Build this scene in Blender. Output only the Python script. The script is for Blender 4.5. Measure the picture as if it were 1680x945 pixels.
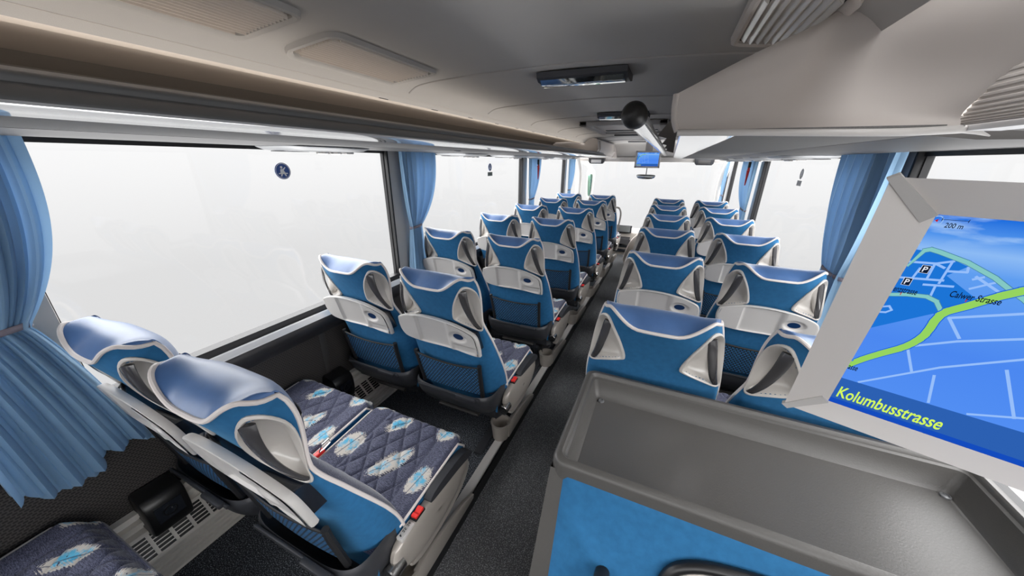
import bpy, bmesh, math, random
from mathutils import Vector, Matrix
from math import sin, cos, pi, radians
random.seed(4)
S = bpy.context.scene
for o in list(bpy.data.objects): bpy.data.objects.remove(o, do_unlink=True)
COL = S.collection

# ------------------------------------------------------------------ camera
# all coordinates below are metres with the camera's eye as z = 0; every
# top-level object is lifted by EYE at the end so that the aisle floor is z = 0
EYE = 1.48
yaw, pit, roll = .415, .3623, .01244
fw = Vector((-sin(yaw)*cos(pit), cos(yaw)*cos(pit), -sin(pit)))
rt = Vector((cos(yaw), sin(yaw), 0)); up = rt.cross(fw)
rt, up = cos(roll)*rt + sin(roll)*up, -sin(roll)*rt + cos(roll)*up
cd = bpy.data.cameras.new('camera'); cam = bpy.data.objects.new('camera', cd); COL.objects.link(cam)
cd.sensor_width = 36; cd.sensor_fit = 'HORIZONTAL'; cd.lens = 36*551.8/1680; cd.clip_start = .01; cd.clip_end = 200
M3 = Matrix((rt, up, -fw)).transposed(); cam.matrix_world = M3.to_4x4()
S.camera = cam

# ------------------------------------------------------------------ world (white studio, bright bands out of view added to light the cabin)
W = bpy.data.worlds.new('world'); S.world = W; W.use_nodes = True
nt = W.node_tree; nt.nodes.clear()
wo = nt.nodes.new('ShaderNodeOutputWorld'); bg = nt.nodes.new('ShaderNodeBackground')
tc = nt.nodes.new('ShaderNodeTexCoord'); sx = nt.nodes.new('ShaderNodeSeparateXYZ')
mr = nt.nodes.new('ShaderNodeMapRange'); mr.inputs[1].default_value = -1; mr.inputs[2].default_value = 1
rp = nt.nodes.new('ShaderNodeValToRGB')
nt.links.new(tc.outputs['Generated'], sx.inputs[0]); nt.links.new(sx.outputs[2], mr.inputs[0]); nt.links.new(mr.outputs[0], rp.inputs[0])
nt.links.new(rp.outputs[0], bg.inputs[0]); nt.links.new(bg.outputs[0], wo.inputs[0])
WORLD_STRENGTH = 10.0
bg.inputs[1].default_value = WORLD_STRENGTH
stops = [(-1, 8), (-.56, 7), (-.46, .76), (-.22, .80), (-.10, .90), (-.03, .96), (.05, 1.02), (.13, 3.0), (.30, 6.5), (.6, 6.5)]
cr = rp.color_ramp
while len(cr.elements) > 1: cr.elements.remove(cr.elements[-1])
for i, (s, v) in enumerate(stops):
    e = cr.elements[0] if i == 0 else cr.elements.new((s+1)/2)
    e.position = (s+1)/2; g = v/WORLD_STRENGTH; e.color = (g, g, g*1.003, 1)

def area(name, loc, rot, sx_, sy_, power, color=(1, 1, 1)):
    l = bpy.data.lights.new(name, 'AREA'); l.shape = 'RECTANGLE'; l.size = sx_; l.size_y = sy_; l.energy = power; l.color = color
    o = bpy.data.objects.new(name, l); COL.objects.link(o); o.location = loc; o.rotation_euler = rot; return o
# added soft boxes, out of view high outside the coach, shining down through the side windows
area('added_softbox', (-4.6, 2.2, 2.6), (0, radians(-58), 0), 2.6, 9, 180)
area('added_softbox', (3.9, 2.2, 2.6), (0, radians(58), 0), 2.6, 9, 150)

V = S.view_settings; V.view_transform = 'Standard'; V.look = 'None'; V.gamma = 1; V.use_curve_mapping = False; V.exposure = 0.0

# ------------------------------------------------------------------ material helpers
def srgb(r, g, b):
    f = lambda c: (c/255/12.92) if c/255 <= .04045 else ((c/255+.055)/1.055)**2.4
    return (f(r), f(g), f(b), 1)
def N(nt, t, **kw):
    n = nt.nodes.new(t)
    for k, v in kw.items(): setattr(n, k, v)
    return n
def base(name, col, rough=.5, metal=0, spec=.5, coat=0, sheen=0, sheen_tint=None):
    m = bpy.data.materials.new(name); m.use_nodes = True; b = m.node_tree.nodes['Principled BSDF']
    b.inputs['Base Color'].default_value = col; b.inputs['Roughness'].default_value = rough; b.inputs['Metallic'].default_value = metal
    b.inputs['Specular IOR Level'].default_value = spec
    if coat: b.inputs['Coat Weight'].default_value = coat; b.inputs['Coat Roughness'].default_value = .08
    if sheen:
        b.inputs['Sheen Weight'].default_value = sheen; b.inputs['Sheen Roughness'].default_value = .35
        b.inputs['Sheen Tint'].default_value = sheen_tint or (1, 1, 1, 1)
    return m
def noisy(m, scale, amt, bump=0, vec=(1, 1, 1), detail=3, bscale=None, dist=.002):
    """multiply base colour with noise and add bump"""
    nt = m.node_tree; b = nt.nodes['Principled BSDF']; c = tuple(b.inputs['Base Color'].default_value)
    t = N(nt, 'ShaderNodeTexCoord'); mp = N(nt, 'ShaderNodeMapping'); mp.inputs['Scale'].default_value = vec
    nt.links.new(t.outputs['Object'], mp.inputs[0])
    n = N(nt, 'ShaderNodeTexNoise'); n.inputs['Scale'].default_value = scale; n.inputs['Detail'].default_value = detail
    nt.links.new(mp.outputs[0], n.inputs[0])
    mx = N(nt, 'ShaderNodeMix', data_type='RGBA')
    lo = tuple(x*(1-amt) for x in c[:3])+(1,); hi = tuple(min(1, x*(1+amt)) for x in c[:3])+(1,)
    mx.inputs[6].default_value = lo; mx.inputs[7].default_value = hi
    rr = N(nt, 'ShaderNodeMapRange'); rr.inputs[1].default_value = .3; rr.inputs[2].default_value = .7
    nt.links.new(n.outputs[0], rr.inputs[0]); nt.links.new(rr.outputs[0], mx.inputs[0])
    nt.links.new(mx.outputs[2], b.inputs['Base Color'])
    if bump:
        n2 = N(nt, 'ShaderNodeTexNoise'); n2.inputs['Scale'].default_value = bscale or scale*3; nt.links.new(mp.outputs[0], n2.inputs[0])
        bp = N(nt, 'ShaderNodeBump'); bp.inputs['Strength'].default_value = bump; bp.inputs['Distance'].default_value = dist
        nt.links.new(n2.outputs[0], bp.inputs['Height']); nt.links.new(bp.outputs[0], b.inputs['Normal'])
    return m
MT = {}
MT['velvet'] = noisy(base('blue_velvet', srgb(40, 98, 142), .85, sheen=.35, sheen_tint=srgb(130, 190, 225), spec=.2), 60, .09, .25, bscale=900, dist=.0006)
MT['pad'] = noisy(base('blue_leather', srgb(74, 108, 158), .36, spec=.5, sheen=.25), 30, .06, .12, bscale=700, dist=.0004)
MT['piping'] = base('cream_piping', srgb(222, 214, 210), .5)
MT['ear'] = base('warm_grey_plastic', srgb(200, 195, 189), .28, spec=.5, coat=.5)
MT['tray'] = noisy(base('light_grey_plastic', srgb(192, 189, 186), .42), 8, .02, .05, bscale=900, dist=.0003)
MT['bar'] = base('smoked_glossy_plastic', srgb(70, 69, 71), .16, coat=.6, metal=.2)
MT['dark'] = base('charcoal_plastic', srgb(52, 53, 57), .42)
MT['darkgloss'] = base('black_gloss_plastic', srgb(30, 34, 42), .14, coat=.5)
MT['side'] = base('champagne_plastic', srgb(172, 165, 157), .34, metal=.25, coat=.2)
MT['red'] = base('red_plastic', srgb(226, 48, 44), .35)
MT['chrome'] = base('satin_chrome', srgb(190, 188, 186), .22, metal=1)
MT['cup'] = base('deep_blue_cup', srgb(10, 44, 84), .35)
MT['ceil'] = noisy(base('grey_headliner', srgb(168, 165, 162), .8), 3, .03, .15, bscale=500, dist=.0006)
MT['bulk'] = noisy(base('warm_grey_bulkhead', srgb(186, 179, 174), .6), 3, .02)
MT['beige'] = noisy(base('beige_moulding', srgb(214, 205, 196), .5), 3, .02)
MT['beigedk'] = base('taupe_felt', srgb(140, 133, 126), .8)
MT['rackgrey'] = base('grey_rack_profile', srgb(120, 121, 123), .35, metal=.3)
MT['strip'] = base('white_gloss_strip', srgb(232, 232, 232), .12, spec=.8, coat=.6, metal=.25)
MT['under'] = noisy(base('grey_fabric_liner', srgb(104, 103, 102), .85), 400, .12)
MT['service'] = base('dark_grey_channel', srgb(66, 64, 63), .5)
MT['silver'] = base('anodised_silver', srgb(226, 227, 229), .3, metal=.35)
MT['rail'] = base('grey_edge_rail', srgb(196, 193, 190), .35, metal=.15)
MT['black'] = base('black_rubber', srgb(30, 30, 32), .5)
MT['blackplastic'] = base('black_satin_plastic', srgb(24, 24, 25), .36)
MT['darksill'] = base('dark_sill', srgb(52, 51, 53), .42)
MT['screenframe'] = base('monitor_grey', srgb(216, 211, 207), .42, spec=.4)
MT['pillar'] = base('pillar_grey', srgb(188, 184, 180), .6)
MT['trayp'] = noisy(base('dark_grey_grained_plastic', srgb(78, 76, 74), .42), 4, .03, .35, bscale=260, dist=.0010)
MT['alu'] = base('brushed_aluminium', srgb(232, 228, 222), .34, metal=.2)
MT['cap'] = base('black_cap', srgb(30, 29, 29), .42)
MT['white'] = base('white_paint', srgb(228, 226, 222), .5)
MT['mirror'] = base('mirror', srgb(200, 205, 205), .05, metal=1)
MT['green'] = base('green_tinted_mirror', srgb(120, 160, 140), .1, metal=.9)

# carpet with salt-and-pepper speckle
def carpet(name, c1, c2, ribs=False):
    m = base(name, c1, .95, spec=.1); nt = m.node_tree; b = nt.nodes['Principled BSDF']
    t = N(nt, 'ShaderNodeTexCoord'); n = N(nt, 'ShaderNodeTexNoise'); n.inputs['Scale'].default_value = 260; n.inputs['Detail'].default_value = 2
    nt.links.new(t.outputs['Object'], n.inputs[0])
    r = N(nt, 'ShaderNodeMapRange'); r.inputs[1].default_value = .52; r.inputs[2].default_value = .72; nt.links.new(n.outputs[0], r.inputs[0])
    mx = N(nt, 'ShaderNodeMix', data_type='RGBA'); mx.inputs[6].default_value = c1; mx.inputs[7].default_value = c2
    nt.links.new(r.outputs[0], mx.inputs[0]); nt.links.new(mx.outputs[2], b.inputs['Base Color'])
    bp = N(nt, 'ShaderNodeBump'); bp.inputs['Strength'].default_value = .6; bp.inputs['Distance'].default_value = .003
    if ribs:
        w = N(nt, 'ShaderNodeTexWave', wave_type='BANDS', bands_direction='X'); w.inputs['Scale'].default_value = 48; w.inputs['Distortion'].default_value = .6; w.inputs['Detail Scale'].default_value = 30
        nt.links.new(t.outputs['Object'], w.inputs[0]); nt.links.new(w.outputs[1], bp.inputs['Height'])
    else: nt.links.new(n.outputs[0], bp.inputs['Height'])
    nt.links.new(bp.outputs[0], b.inputs['Normal'])
    return m
MT['aisle'] = carpet('ribbed_aisle_carpet', srgb(86, 87, 89), srgb(176, 178, 180), True)
MT['podium'] = carpet('speckled_podium_carpet', srgb(50, 53, 58), srgb(170, 176, 186))

# dark perforated lining of the lower side walls
def perf(name):
    m = base(name, srgb(60, 57, 56), .7); nt = m.node_tree; b = nt.nodes['Principled BSDF']
    t = N(nt, 'ShaderNodeTexCoord'); mp = N(nt, 'ShaderNodeMapping'); mp.inputs['Rotation'].default_value = (0, radians(90), radians(90))
    s = N(nt, 'ShaderNodeSeparateXYZ'); nt.links.new(t.outputs['Object'], s.inputs[0])
    cmb = N(nt, 'ShaderNodeCombineXYZ'); nt.links.new(s.outputs[1], cmb.inputs[0]); nt.links.new(s.outputs[2], cmb.inputs[1])
    br = N(nt, 'ShaderNodeTexBrick'); br.inputs['Scale'].default_value = 1; br.inputs['Brick Width'].default_value = .012; br.inputs['Row Height'].default_value = .008
    br.inputs['Mortar Size'].default_value = .0022; br.inputs['Mortar Smooth'].default_value = .6
    br.inputs['Color1'].default_value = srgb(34, 32, 32); br.inputs['Color2'].default_value = srgb(40, 38, 37); br.inputs['Mortar'].default_value = srgb(74, 70, 68)
    nt.links.new(cmb.outputs[0], br.inputs[0]); nt.links.new(br.outputs[0], b.inputs['Base Color'])
    return m
MT['perf'] = perf('perforated_dark_lining')

# blue curtain cloth
def curtain_mat():
    m = base('blue_curtain_cloth', srgb(150, 188, 220), .6, sheen=.3, sheen_tint=(.8, .9, 1, 1)); nt = m.node_tree; b = nt.nodes['Principled BSDF']
    out = [n for n in nt.nodes if n.type == 'OUTPUT_MATERIAL'][0]
    tr = N(nt, 'ShaderNodeBsdfTranslucent'); tr.inputs[0].default_value = srgb(132, 168, 204); ms = N(nt, 'ShaderNodeMixShader'); ms.inputs[0].default_value = .25
    nt.links.new(b.outputs[0], ms.inputs[1]); nt.links.new(tr.outputs[0], ms.inputs[2]); nt.links.new(ms.outputs[0], out.inputs[0])
    t = N(nt, 'ShaderNodeTexCoord'); n = N(nt, 'ShaderNodeTexNoise'); n.inputs['Scale'].default_value = 500
    nt.links.new(t.outputs['Object'], n.inputs[0]); bp = N(nt, 'ShaderNodeBump'); bp.inputs['Strength'].default_value = .15; bp.inputs['Distance'].default_value = .001
    nt.links.new(n.outputs[0], bp.inputs['Height']); nt.links.new(bp.outputs[0], b.inputs['Normal'])
    return m
MT['curtain'] = curtain_mat()
MT['tie'] = base('grey_mauve_band', srgb(140, 132, 142), .7)

# window glass
def glass(name, tint=(1, 1, 1, 1), refl=.06):
    m = bpy.data.materials.new(name); m.use_nodes = True; nt = m.node_tree; nt.nodes.clear()
    o = N(nt, 'ShaderNodeOutputMaterial'); a = N(nt, 'ShaderNodeBsdfTransparent'); a.inputs[0].default_value = tint
    g = N(nt, 'ShaderNodeBsdfGlossy'); g.inputs['Roughness'].default_value = .02; mx = N(nt, 'ShaderNodeMixShader'); mx.inputs[0].default_value = refl
    nt.links.new(a.outputs[0], mx.inputs[1]); nt.links.new(g.outputs[0], mx.inputs[2]); nt.links.new(mx.outputs[0], o.inputs[0]); return m
MT['glass'] = glass('window_glass', (.985, .985, .985, 1), .02)

def emis(name, col, st=1):
    m = bpy.data.materials.new(name); m.use_nodes = True; nt = m.node_tree; nt.nodes.clear()
    o = N(nt, 'ShaderNodeOutputMaterial'); e = N(nt, 'ShaderNodeEmission'); e.inputs[0].default_value = col; e.inputs[1].default_value = st
    nt.links.new(e.outputs[0], o.inputs[0]); return m
MT['lamp'] = emis('lit_diffuser', (1, .98, .95, 1), 1.3)

# seat fabric: navy heather with woven feathers (object coordinates, metres)
def feather_fabric(name, feathers, plane='xy', ztilt=False):
    m = base(name, srgb(72, 73, 98), .85, sheen=.3); nt = m.node_tree; b = nt.nodes['Principled BSDF']; L = nt.links.new
    t = N(nt, 'ShaderNodeTexCoord'); s = N(nt, 'ShaderNodeSeparateXYZ'); L(t.outputs['Object'], s.inputs[0])
    A = s.outputs[0]; B = s.outputs[1 if plane == 'xy' else 2]
    mp = N(nt, 'ShaderNodeMapping'); mp.inputs['Scale'].default_value = (30, 260, 260) ; L(t.outputs['Object'], mp.inputs[0])
    n = N(nt, 'ShaderNodeTexNoise'); n.inputs['Scale'].default_value = 2.4; n.inputs['Detail'].default_value = 3; L(mp.outputs[0], n.inputs[0])
    rr = N(nt, 'ShaderNodeMapRange'); rr.inputs[1].default_value = .38; rr.inputs[2].default_value = .66; L(n.outputs[0], rr.inputs[0])
    mx = N(nt, 'ShaderNodeMix', data_type='RGBA'); mx.inputs[6].default_value = srgb(47, 50, 70); mx.inputs[7].default_value = srgb(102, 105, 128); L(rr.outputs[0], mx.inputs[0])
    cur = mx.outputs[2]
    en = N(nt, 'ShaderNodeTexNoise'); en.inputs['Scale'].default_value = 120; en.inputs['Detail'].default_value = 4; L(t.outputs['Object'], en.inputs[0])
    hn = N(nt, 'ShaderNodeTexNoise'); hn.inputs['Scale'].default_value = 34; hn.inputs['Detail'].default_value = 3; L(t.outputs['Object'], hn.inputs[0])
    def mth(op, a, c=None, clamp=False):
        k = N(nt, 'ShaderNodeMath', operation=op); k.use_clamp = clamp
        for i, x in enumerate((a, c)):
            if x is None: continue
            if isinstance(x, (int, float)): k.inputs[i].default_value = x
            else: L(x, k.inputs[i])
        return k.outputs[0]
    for (cx, cy, ang, ln, wd) in feathers:
        ca, sa = cos(radians(ang)), sin(radians(ang)); ln *= 1.08; wd *= 1.2
        dx = mth('SUBTRACT', A, cx); dy = mth('SUBTRACT', B, cy)
        U = mth('ADD', mth('MULTIPLY', dx, ca/ln), mth('MULTIPLY', dy, sa/ln))
        Vv = mth('ADD', mth('MULTIPLY', dx, -sa/wd), mth('MULTIPLY', dy, ca/wd))
        # barbs: stripes raking along the feather
        st = mth('SINE', mth('MULTIPLY', mth('ADD', mth('MULTIPLY', U, ln), mth('MULTIPLY', mth('ABSOLUTE', Vv), -wd*.9)), 900))
        d = mth('ADD', mth('MULTIPLY', U, U), mth('MULTIPLY', Vv, Vv))
        d = mth('ADD', d, mth('MULTIPLY', mth('SUBTRACT', en.outputs[0], .5), 1.3))
        d = mth('ADD', d, mth('MULTIPLY', st, .16))
        mask = N(nt, 'ShaderNodeMapRange'); mask.inputs[1].default_value = 1.0; mask.inputs[2].default_value = .9; L(d, mask.inputs[0])
        core = N(nt, 'ShaderNodeMapRange'); core.inputs[1].default_value = .56; core.inputs[2].default_value = .38
        L(mth('ADD', mth('MULTIPLY', d, .30), mth('SUBTRACT', hn.outputs[0], .10)), core.inputs[0])
        fc = N(nt, 'ShaderNodeMix', data_type='RGBA'); fc.inputs[6].default_value = srgb(204, 198, 190); fc.inputs[7].default_value = srgb(84, 176, 212); L(core.outputs[0], fc.inputs[0])
        # dark quill line and flecks
        q = N(nt, 'ShaderNodeMapRange'); q.inputs[1].default_value = .07; q.inputs[2].default_value = .03; L(mth('ABSOLUTE', Vv), q.inputs[0])
        fl = N(nt, 'ShaderNodeMapRange'); fl.inputs[1].default_value = .64; fl.inputs[2].default_value = .69; L(en.outputs[0], fl.inputs[0])
        qq = mth('MAXIMUM', mth('MULTIPLY', q.outputs[0], .7), fl.outputs[0])
        f2 = N(nt, 'ShaderNodeMix', data_type='RGBA'); L(fc.outputs[2], f2.inputs[6]); f2.inputs[7].default_value = srgb(52, 62, 88); L(qq, f2.inputs[0])
        o = N(nt, 'ShaderNodeMix', data_type='RGBA'); L(mask.outputs[0], o.inputs[0]); L(cur, o.inputs[6]); L(f2.outputs[2], o.inputs[7]); cur = o.outputs[2]
    L(cur, b.inputs['Base Color'])
    bp = N(nt, 'ShaderNodeBump'); bp.inputs['Strength'].default_value = .3; bp.inputs['Distance'].default_value = .001
    L(n.outputs[0], bp.inputs['Height']); L(bp.outputs[0], b.inputs['Normal'])
    return m
MT['cushion'] = feather_fabric('navy_feather_fabric', [
    (.035, .395, 58, .078, .028), (-.055, .545, 50, .05, .024), (.150, .585, 72, .042, .034), (-.16, .395, 80, .055, .030),
    (.172, .375, 82, .050, .030), (-.185, .60, 60, .034, .022), (-.10, .25, 30, .05, .024), (.08, .22, 70, .04, .03)])
MT['backfab'] = feather_fabric('navy_feather_fabric_back', [
    (.02, -.75, 60, .08, .03), (-.11, -.60, 50, .05, .03), (.12, -.62, 70, .045, .03), (-.13, -.88, 80, .05, .03), (.13, -.90, 75, .05, .03), (.14, -.47, 20, .04, .03), (-.14, -.47, -20, .04, .03)], plane='xz')
def knit():
    m = base('blue_black_net', srgb(20, 50, 84), .8); nt = m.node_tree; b = nt.nodes['Principled BSDF']
    t = N(nt, 'ShaderNodeTexCoord'); s = N(nt, 'ShaderNodeSeparateXYZ'); nt.links.new(t.outputs['Object'], s.inputs[0])
    cmb = N(nt, 'ShaderNodeCombineXYZ'); nt.links.new(s.outputs[0], cmb.inputs[0]); nt.links.new(s.outputs[2], cmb.inputs[1])
    br = N(nt, 'ShaderNodeTexBrick'); br.inputs['Scale'].default_value = 1; br.inputs['Brick Width'].default_value = .016; br.inputs['Row Height'].default_value = .010
    br.inputs['Mortar Size'].default_value = .0030; br.inputs['Mortar Smooth'].default_value = .3
    br.inputs['Color1'].default_value = srgb(52, 124, 180); br.inputs['Color2'].default_value = srgb(40, 106, 160); br.inputs['Mortar'].default_value = srgb(10, 12, 18)
    nt.links.new(cmb.outputs[0], br.inputs[0]); nt.links.new(br.outputs[0], b.inputs['Base Color']); return m
MT['net'] = knit()

# ------------------------------------------------------------------ mesh helpers
class MB:
    def __init__(s): s.v = []; s.f = []; s.m = []; s.sm = []
    def add(s, vs, fs, mi=0, smooth=True):
        o = len(s.v); s.v += [tuple(v) for v in vs]; s.f += [tuple(i+o for i in f) for f in fs]; s.m += [mi]*len(fs); s.sm += [smooth]*len(fs); return s
    def box(s, x0, x1, y0, y1, z0, z1, bev=0, mi=0, seg=2):
        bm = bmesh.new(); bmesh.ops.create_cube(bm, size=1)
        bmesh.ops.scale(bm, vec=(abs(x1-x0), abs(y1-y0), abs(z1-z0)), verts=bm.verts)
        bmesh.ops.translate(bm, vec=((x0+x1)/2, (y0+y1)/2, (z0+z1)/2), verts=bm.verts)
        if bev: bmesh.ops.bevel(bm, geom=bm.edges[:], offset=bev, segments=seg, profile=.5, affect='EDGES')
        return s.bm(bm, mi, bev > 0)
    def bm(s, bm, mi=0, smooth=True):
        bm.verts.index_update(); s.add([v.co[:] for v in bm.verts], [[v.index for v in f.verts] for f in bm.faces], mi, smooth); bm.free(); return s
    def grid(s, fn, nu, nv, mi=0, wrapu=False, smooth=True):
        vs = [fn(i/(nu if wrapu else nu-1), j/(nv-1)) for j in range(nv) for i in range(nu)]
        fs = []
        for j in range(nv-1):
            for i in range(nu if wrapu else nu-1):
                a = j*nu+i; b_ = j*nu+(i+1) % nu; fs.append((a, b_, b_+nu, a+nu))
        return s.add(vs, fs, mi, smooth)
    def prism(s, pts, axis, a, b, mi=0, bev=0, smooth=None):
        """closed outline pts (2D) extruded along axis from a to b. axis x: pts=(y,z); y: (x,z); z: (x,y)"""
        def P(p, t): return {'x': (t, p[0], p[1]), 'y': (p[0], t, p[1]), 'z': (p[0], p[1], t)}[axis]
        bm = bmesh.new(); A = [bm.verts.new(P(p, a)) for p in pts]; B = [bm.verts.new(P(p, b)) for p in pts]; n = len(pts)
        bm.faces.new(A); bm.faces.new(B[::-1])
        for i in range(n): bm.faces.new((A[i], A[(i+1) % n], B[(i+1) % n], B[i]))
        bmesh.ops.recalc_face_normals(bm, faces=bm.faces)
        if bev: 
            es = [e for e in bm.edges if not all(abs(getattr(v.co, axis)-a) > 1e-9 for v in e.verts) and len({round(getattr(v.co, axis), 6) for v in e.verts}) == 1] + [e for e in bm.edges if all(abs(getattr(v.co, axis)-b) < 1e-9 for v in e.verts)]
            bmesh.ops.bevel(bm, geom=list(set(es)), offset=bev, segments=2, profile=.5, affect='EDGES')
        return s.bm(bm, mi, bool(bev) if smooth is None else smooth)
    def sweep(s, profile, axis_pts, mi=0, closed=False, smooth=True):
        """open profile (x,z) swept along y positions"""
        n = len(profile); vs = [(p[0], y, p[1]) for y in axis_pts for p in profile]; fs = []
        for j in range(len(axis_pts)-1):
            for i in range(n if closed else n-1):
                a = j*n+i; b_ = j*n+(i+1) % n; fs.append((a, b_, b_+n, a+n))
        return s.add(vs, fs, mi, smooth)
    def tube(s, pts, r, n=8, mi=0, closed=False, flat=1.0, caps=True):
        pts = [Vector(p) for p in pts]; rs = r if isinstance(r, (list, tuple)) else [r]*len(pts)
        ref = None; vs = []; m = len(pts)
        for i, p in enumerate(pts):
            a = pts[i-1] if (i or closed) else p; b_ = pts[(i+1) % m] if (i < m-1 or closed) else p
            t = (b_-a).normalized()
            if ref is None: ref = Vector((0, 0, 1)) if abs(t.z) < .9 else Vector((1, 0, 0))
            u = (ref - t*ref.dot(t)).normalized(); w = t.cross(u); ref = u
            for k in range(n):
                an = 2*pi*k/n; vs.append(p + rs[i]*(cos(an)*u + flat*sin(an)*w))
        fs = []
        for i in range(m if closed else m-1):
            for k in range(n):
                a = i*n+k; b_ = i*n+(k+1) % n; c = ((i+1) % m)*n+(k+1) % n; d = ((i+1) % m)*n+k; fs.append((a, b_, c, d))
        if caps and not closed: fs.append(tuple(range(n))[::-1]); fs.append(tuple((m-1)*n+k for k in range(n)))
        return s.add(vs, fs, mi)
    def lathe(s, prof, c, axis='z', n=24, mi=0):
        vs = []
        for (r, h) in prof:
            for k in range(n):
                a = 2*pi*k/n; q = (r*cos(a), r*sin(a))
                vs.append({'z': (c[0]+q[0], c[1]+q[1], c[2]+h), 'y': (c[0]+q[0], c[1]+h, c[2]+q[1]), 'x': (c[0]+h, c[1]+q[0], c[2]+q[1])}[axis])
        fs = []
        for j in range(len(prof)-1):
            for k in range(n): a = j*n+k; b_ = j*n+(k+1) % n; fs.append((a, b_, b_+n, a+n))
        if prof[0][0] > 0: fs.append(tuple(range(n)))
        if prof[-1][0] > 0: fs.append(tuple((len(prof)-1)*n+k for k in range(n)))
        return s.add(vs, fs, mi)
    def build(s, name, mats, parent=None, fix=True):
        me = bpy.data.meshes.new(name); me.from_pydata(s.v, [], s.f)
        mats = mats if isinstance(mats, (list, tuple)) else [mats]
        for m in mats: me.materials.append(MT[m] if isinstance(m, str) else m)
        me.polygons.foreach_set('material_index', s.m); me.polygons.foreach_set('use_smooth', s.sm)
        if fix:
            bm = bmesh.new(); bm.from_mesh(me); bmesh.ops.remove_doubles(bm, verts=bm.verts, dist=1e-5)
            bmesh.ops.recalc_face_normals(bm, faces=bm.faces); bm.to_mesh(me); bm.free()
        me.update()
        try: me.set_sharp_from_angle(angle=radians(38))
        except Exception: pass
        o = bpy.data.objects.new(name, me); COL.objects.link(o)
        if parent: o.parent = parent
        return o
def tag(o, label=None, cat=None, group=None, kind=None):
    if label: o['label'] = label
    if cat: o['category'] = cat
    if group: o['group'] = group
    if kind: o['kind'] = kind
    return o
def struct(mb, name, mat, parent=None):
    o = mb.build(name, mat, parent); o['kind'] = 'structure'; return o
def empty(name, loc, label, cat, group=None):
    o = bpy.data.objects.new(name, None); COL.objects.link(o); o.location = loc; o.empty_display_size = .1
    return tag(o, label, cat, group)
def interp(xs, ys, x):
    if x <= xs[0]: return ys[0]
    for i in range(len(xs)-1):
        if x <= xs[i+1]:
            t = (x-xs[i])/(xs[i+1]-xs[i]); return ys[i]+(ys[i+1]-ys[i])*t
    return ys[-1]
def smooth_interp(xs, ys, x):
    # Catmull-Rom style through table
    if x <= xs[0]: return ys[0]
    if x >= xs[-1]: return ys[-1]
    for i in range(len(xs)-1):
        if x <= xs[i+1]:
            t = (x-xs[i])/(xs[i+1]-xs[i]); h = xs[i+1]-xs[i]
            m0 = (ys[i+1]-ys[max(i-1, 0)])/(xs[i+1]-xs[max(i-1, 0)])*h; m1 = (ys[min(i+2, len(xs)-1)]-ys[i])/(xs[min(i+2, len(xs)-1)]-xs[i])*h
            return (2*t**3-3*t**2+1)*ys[i]+(t**3-2*t**2+t)*m0+(-2*t**3+3*t**2)*ys[i+1]+(t**3-t**2)*m1
def catmull(pts, n, closed=True):
    out = []; m = len(pts); D = len(pts[0])
    for i in range(m if closed else m-1):
        p = [pts[(i+k) % m] if closed else pts[min(max(i+k, 0), m-1)] for k in (-1, 0, 1, 2)]
        for j in range(n):
            t = j/n
            out.append(tuple(.5*(2*p[1][d]+(p[2][d]-p[0][d])*t+(2*p[0][d]-5*p[1][d]+4*p[2][d]-p[3][d])*t*t+(3*p[1][d]-p[0][d]-3*p[2][d]+p[3][d])*t**3) for d in range(D)))
    if not closed: out.append(pts[-1])
    return out
def sstep(a, b, x):
    t = min(1, max(0, (x-a)/(b-a))); return t*t*(3-2*t)

# bus frame: inner walls x -1.5 .. .78, centre line x -.36
XL, XR, XC = -1.50, .78, -.36
PZ = -1.40          # podium floor
AZ = -1.48          # aisle floor
Y0, YF = -1.2, 6.35 # rear and front ends of the modelled interior
def mir(x): return 2*XC - x

# ------------------------------------------------------------------ structure
AL, AR = -.592, -.12        # podium edges at the aisle
struct(MB().box(AL, AR, Y0, YF+.3, AZ-.05, AZ), 'floor', 'aisle')
struct(MB().box(XL-.05, AL, Y0, 5.15, AZ-.05, PZ), 'floor', 'podium')
struct(MB().box(AR, XR+.05, Y0, 5.15, AZ-.05, PZ), 'floor', 'podium')
struct(MB().box(XL-.05, AL, 5.15, YF+.3, AZ-.05, AZ), 'floor', 'aisle')
struct(MB().box(AR, XR+.05, 5.15, YF+.3, AZ-.05, AZ), 'floor', 'aisle')

for side, X, sg in (('left', XL, 1), ('right', XR, -1)):
    # lower lining
    m = MB(); m.box(X-sg*.06, X, Y0, YF, AZ, -.765)
    struct(m, 'wall_'+side, 'perf')
    # upper header above the windows
    m = MB(); m.prism([(X-sg*.06, .045), (X, .045), (X-sg*.0, .07), (X-sg*.0, .30), (X-sg*.06, .30)], 'y', Y0, YF)
    struct(m, 'wall_'+side, 'service')
    # sill: black rubber lip, silver extrusion, dark moulding
    struct(MB().prism([(X-sg*.05, -.695), (X-sg*.004, -.695), (X+sg*.004, -.706), (X+sg*.006, -.708), (X+sg*.012, -.717), (X+sg*.012, -.74), (X-sg*.05, -.74)], 'y', Y0, YF), 'trim_1', 'black')
    struct(MB().prism([(X+sg*.0, -.720), (X+sg*.014, -.718), (X+sg*.022, -.725), (X+sg*.023, -.728), (X+sg*.030, -.733), (X+sg*.031, -.736), (X+sg*.036, -.741), (X+sg*.036, -.76), (X+sg*.0, -.76)], 'y', Y0, YF), 'trim_2', 'silver')
    struct(MB().prism([(X-sg*.0, -.742), (X+sg*.037, -.742), (X+sg*.046, -.756), (X+sg*.044, -.785), (X+sg*.028, -.803), (X+sg*.024, -.825), (X-sg*.0, -.825)], 'y', Y0, YF), 'trim_3', 'darksill')
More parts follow.
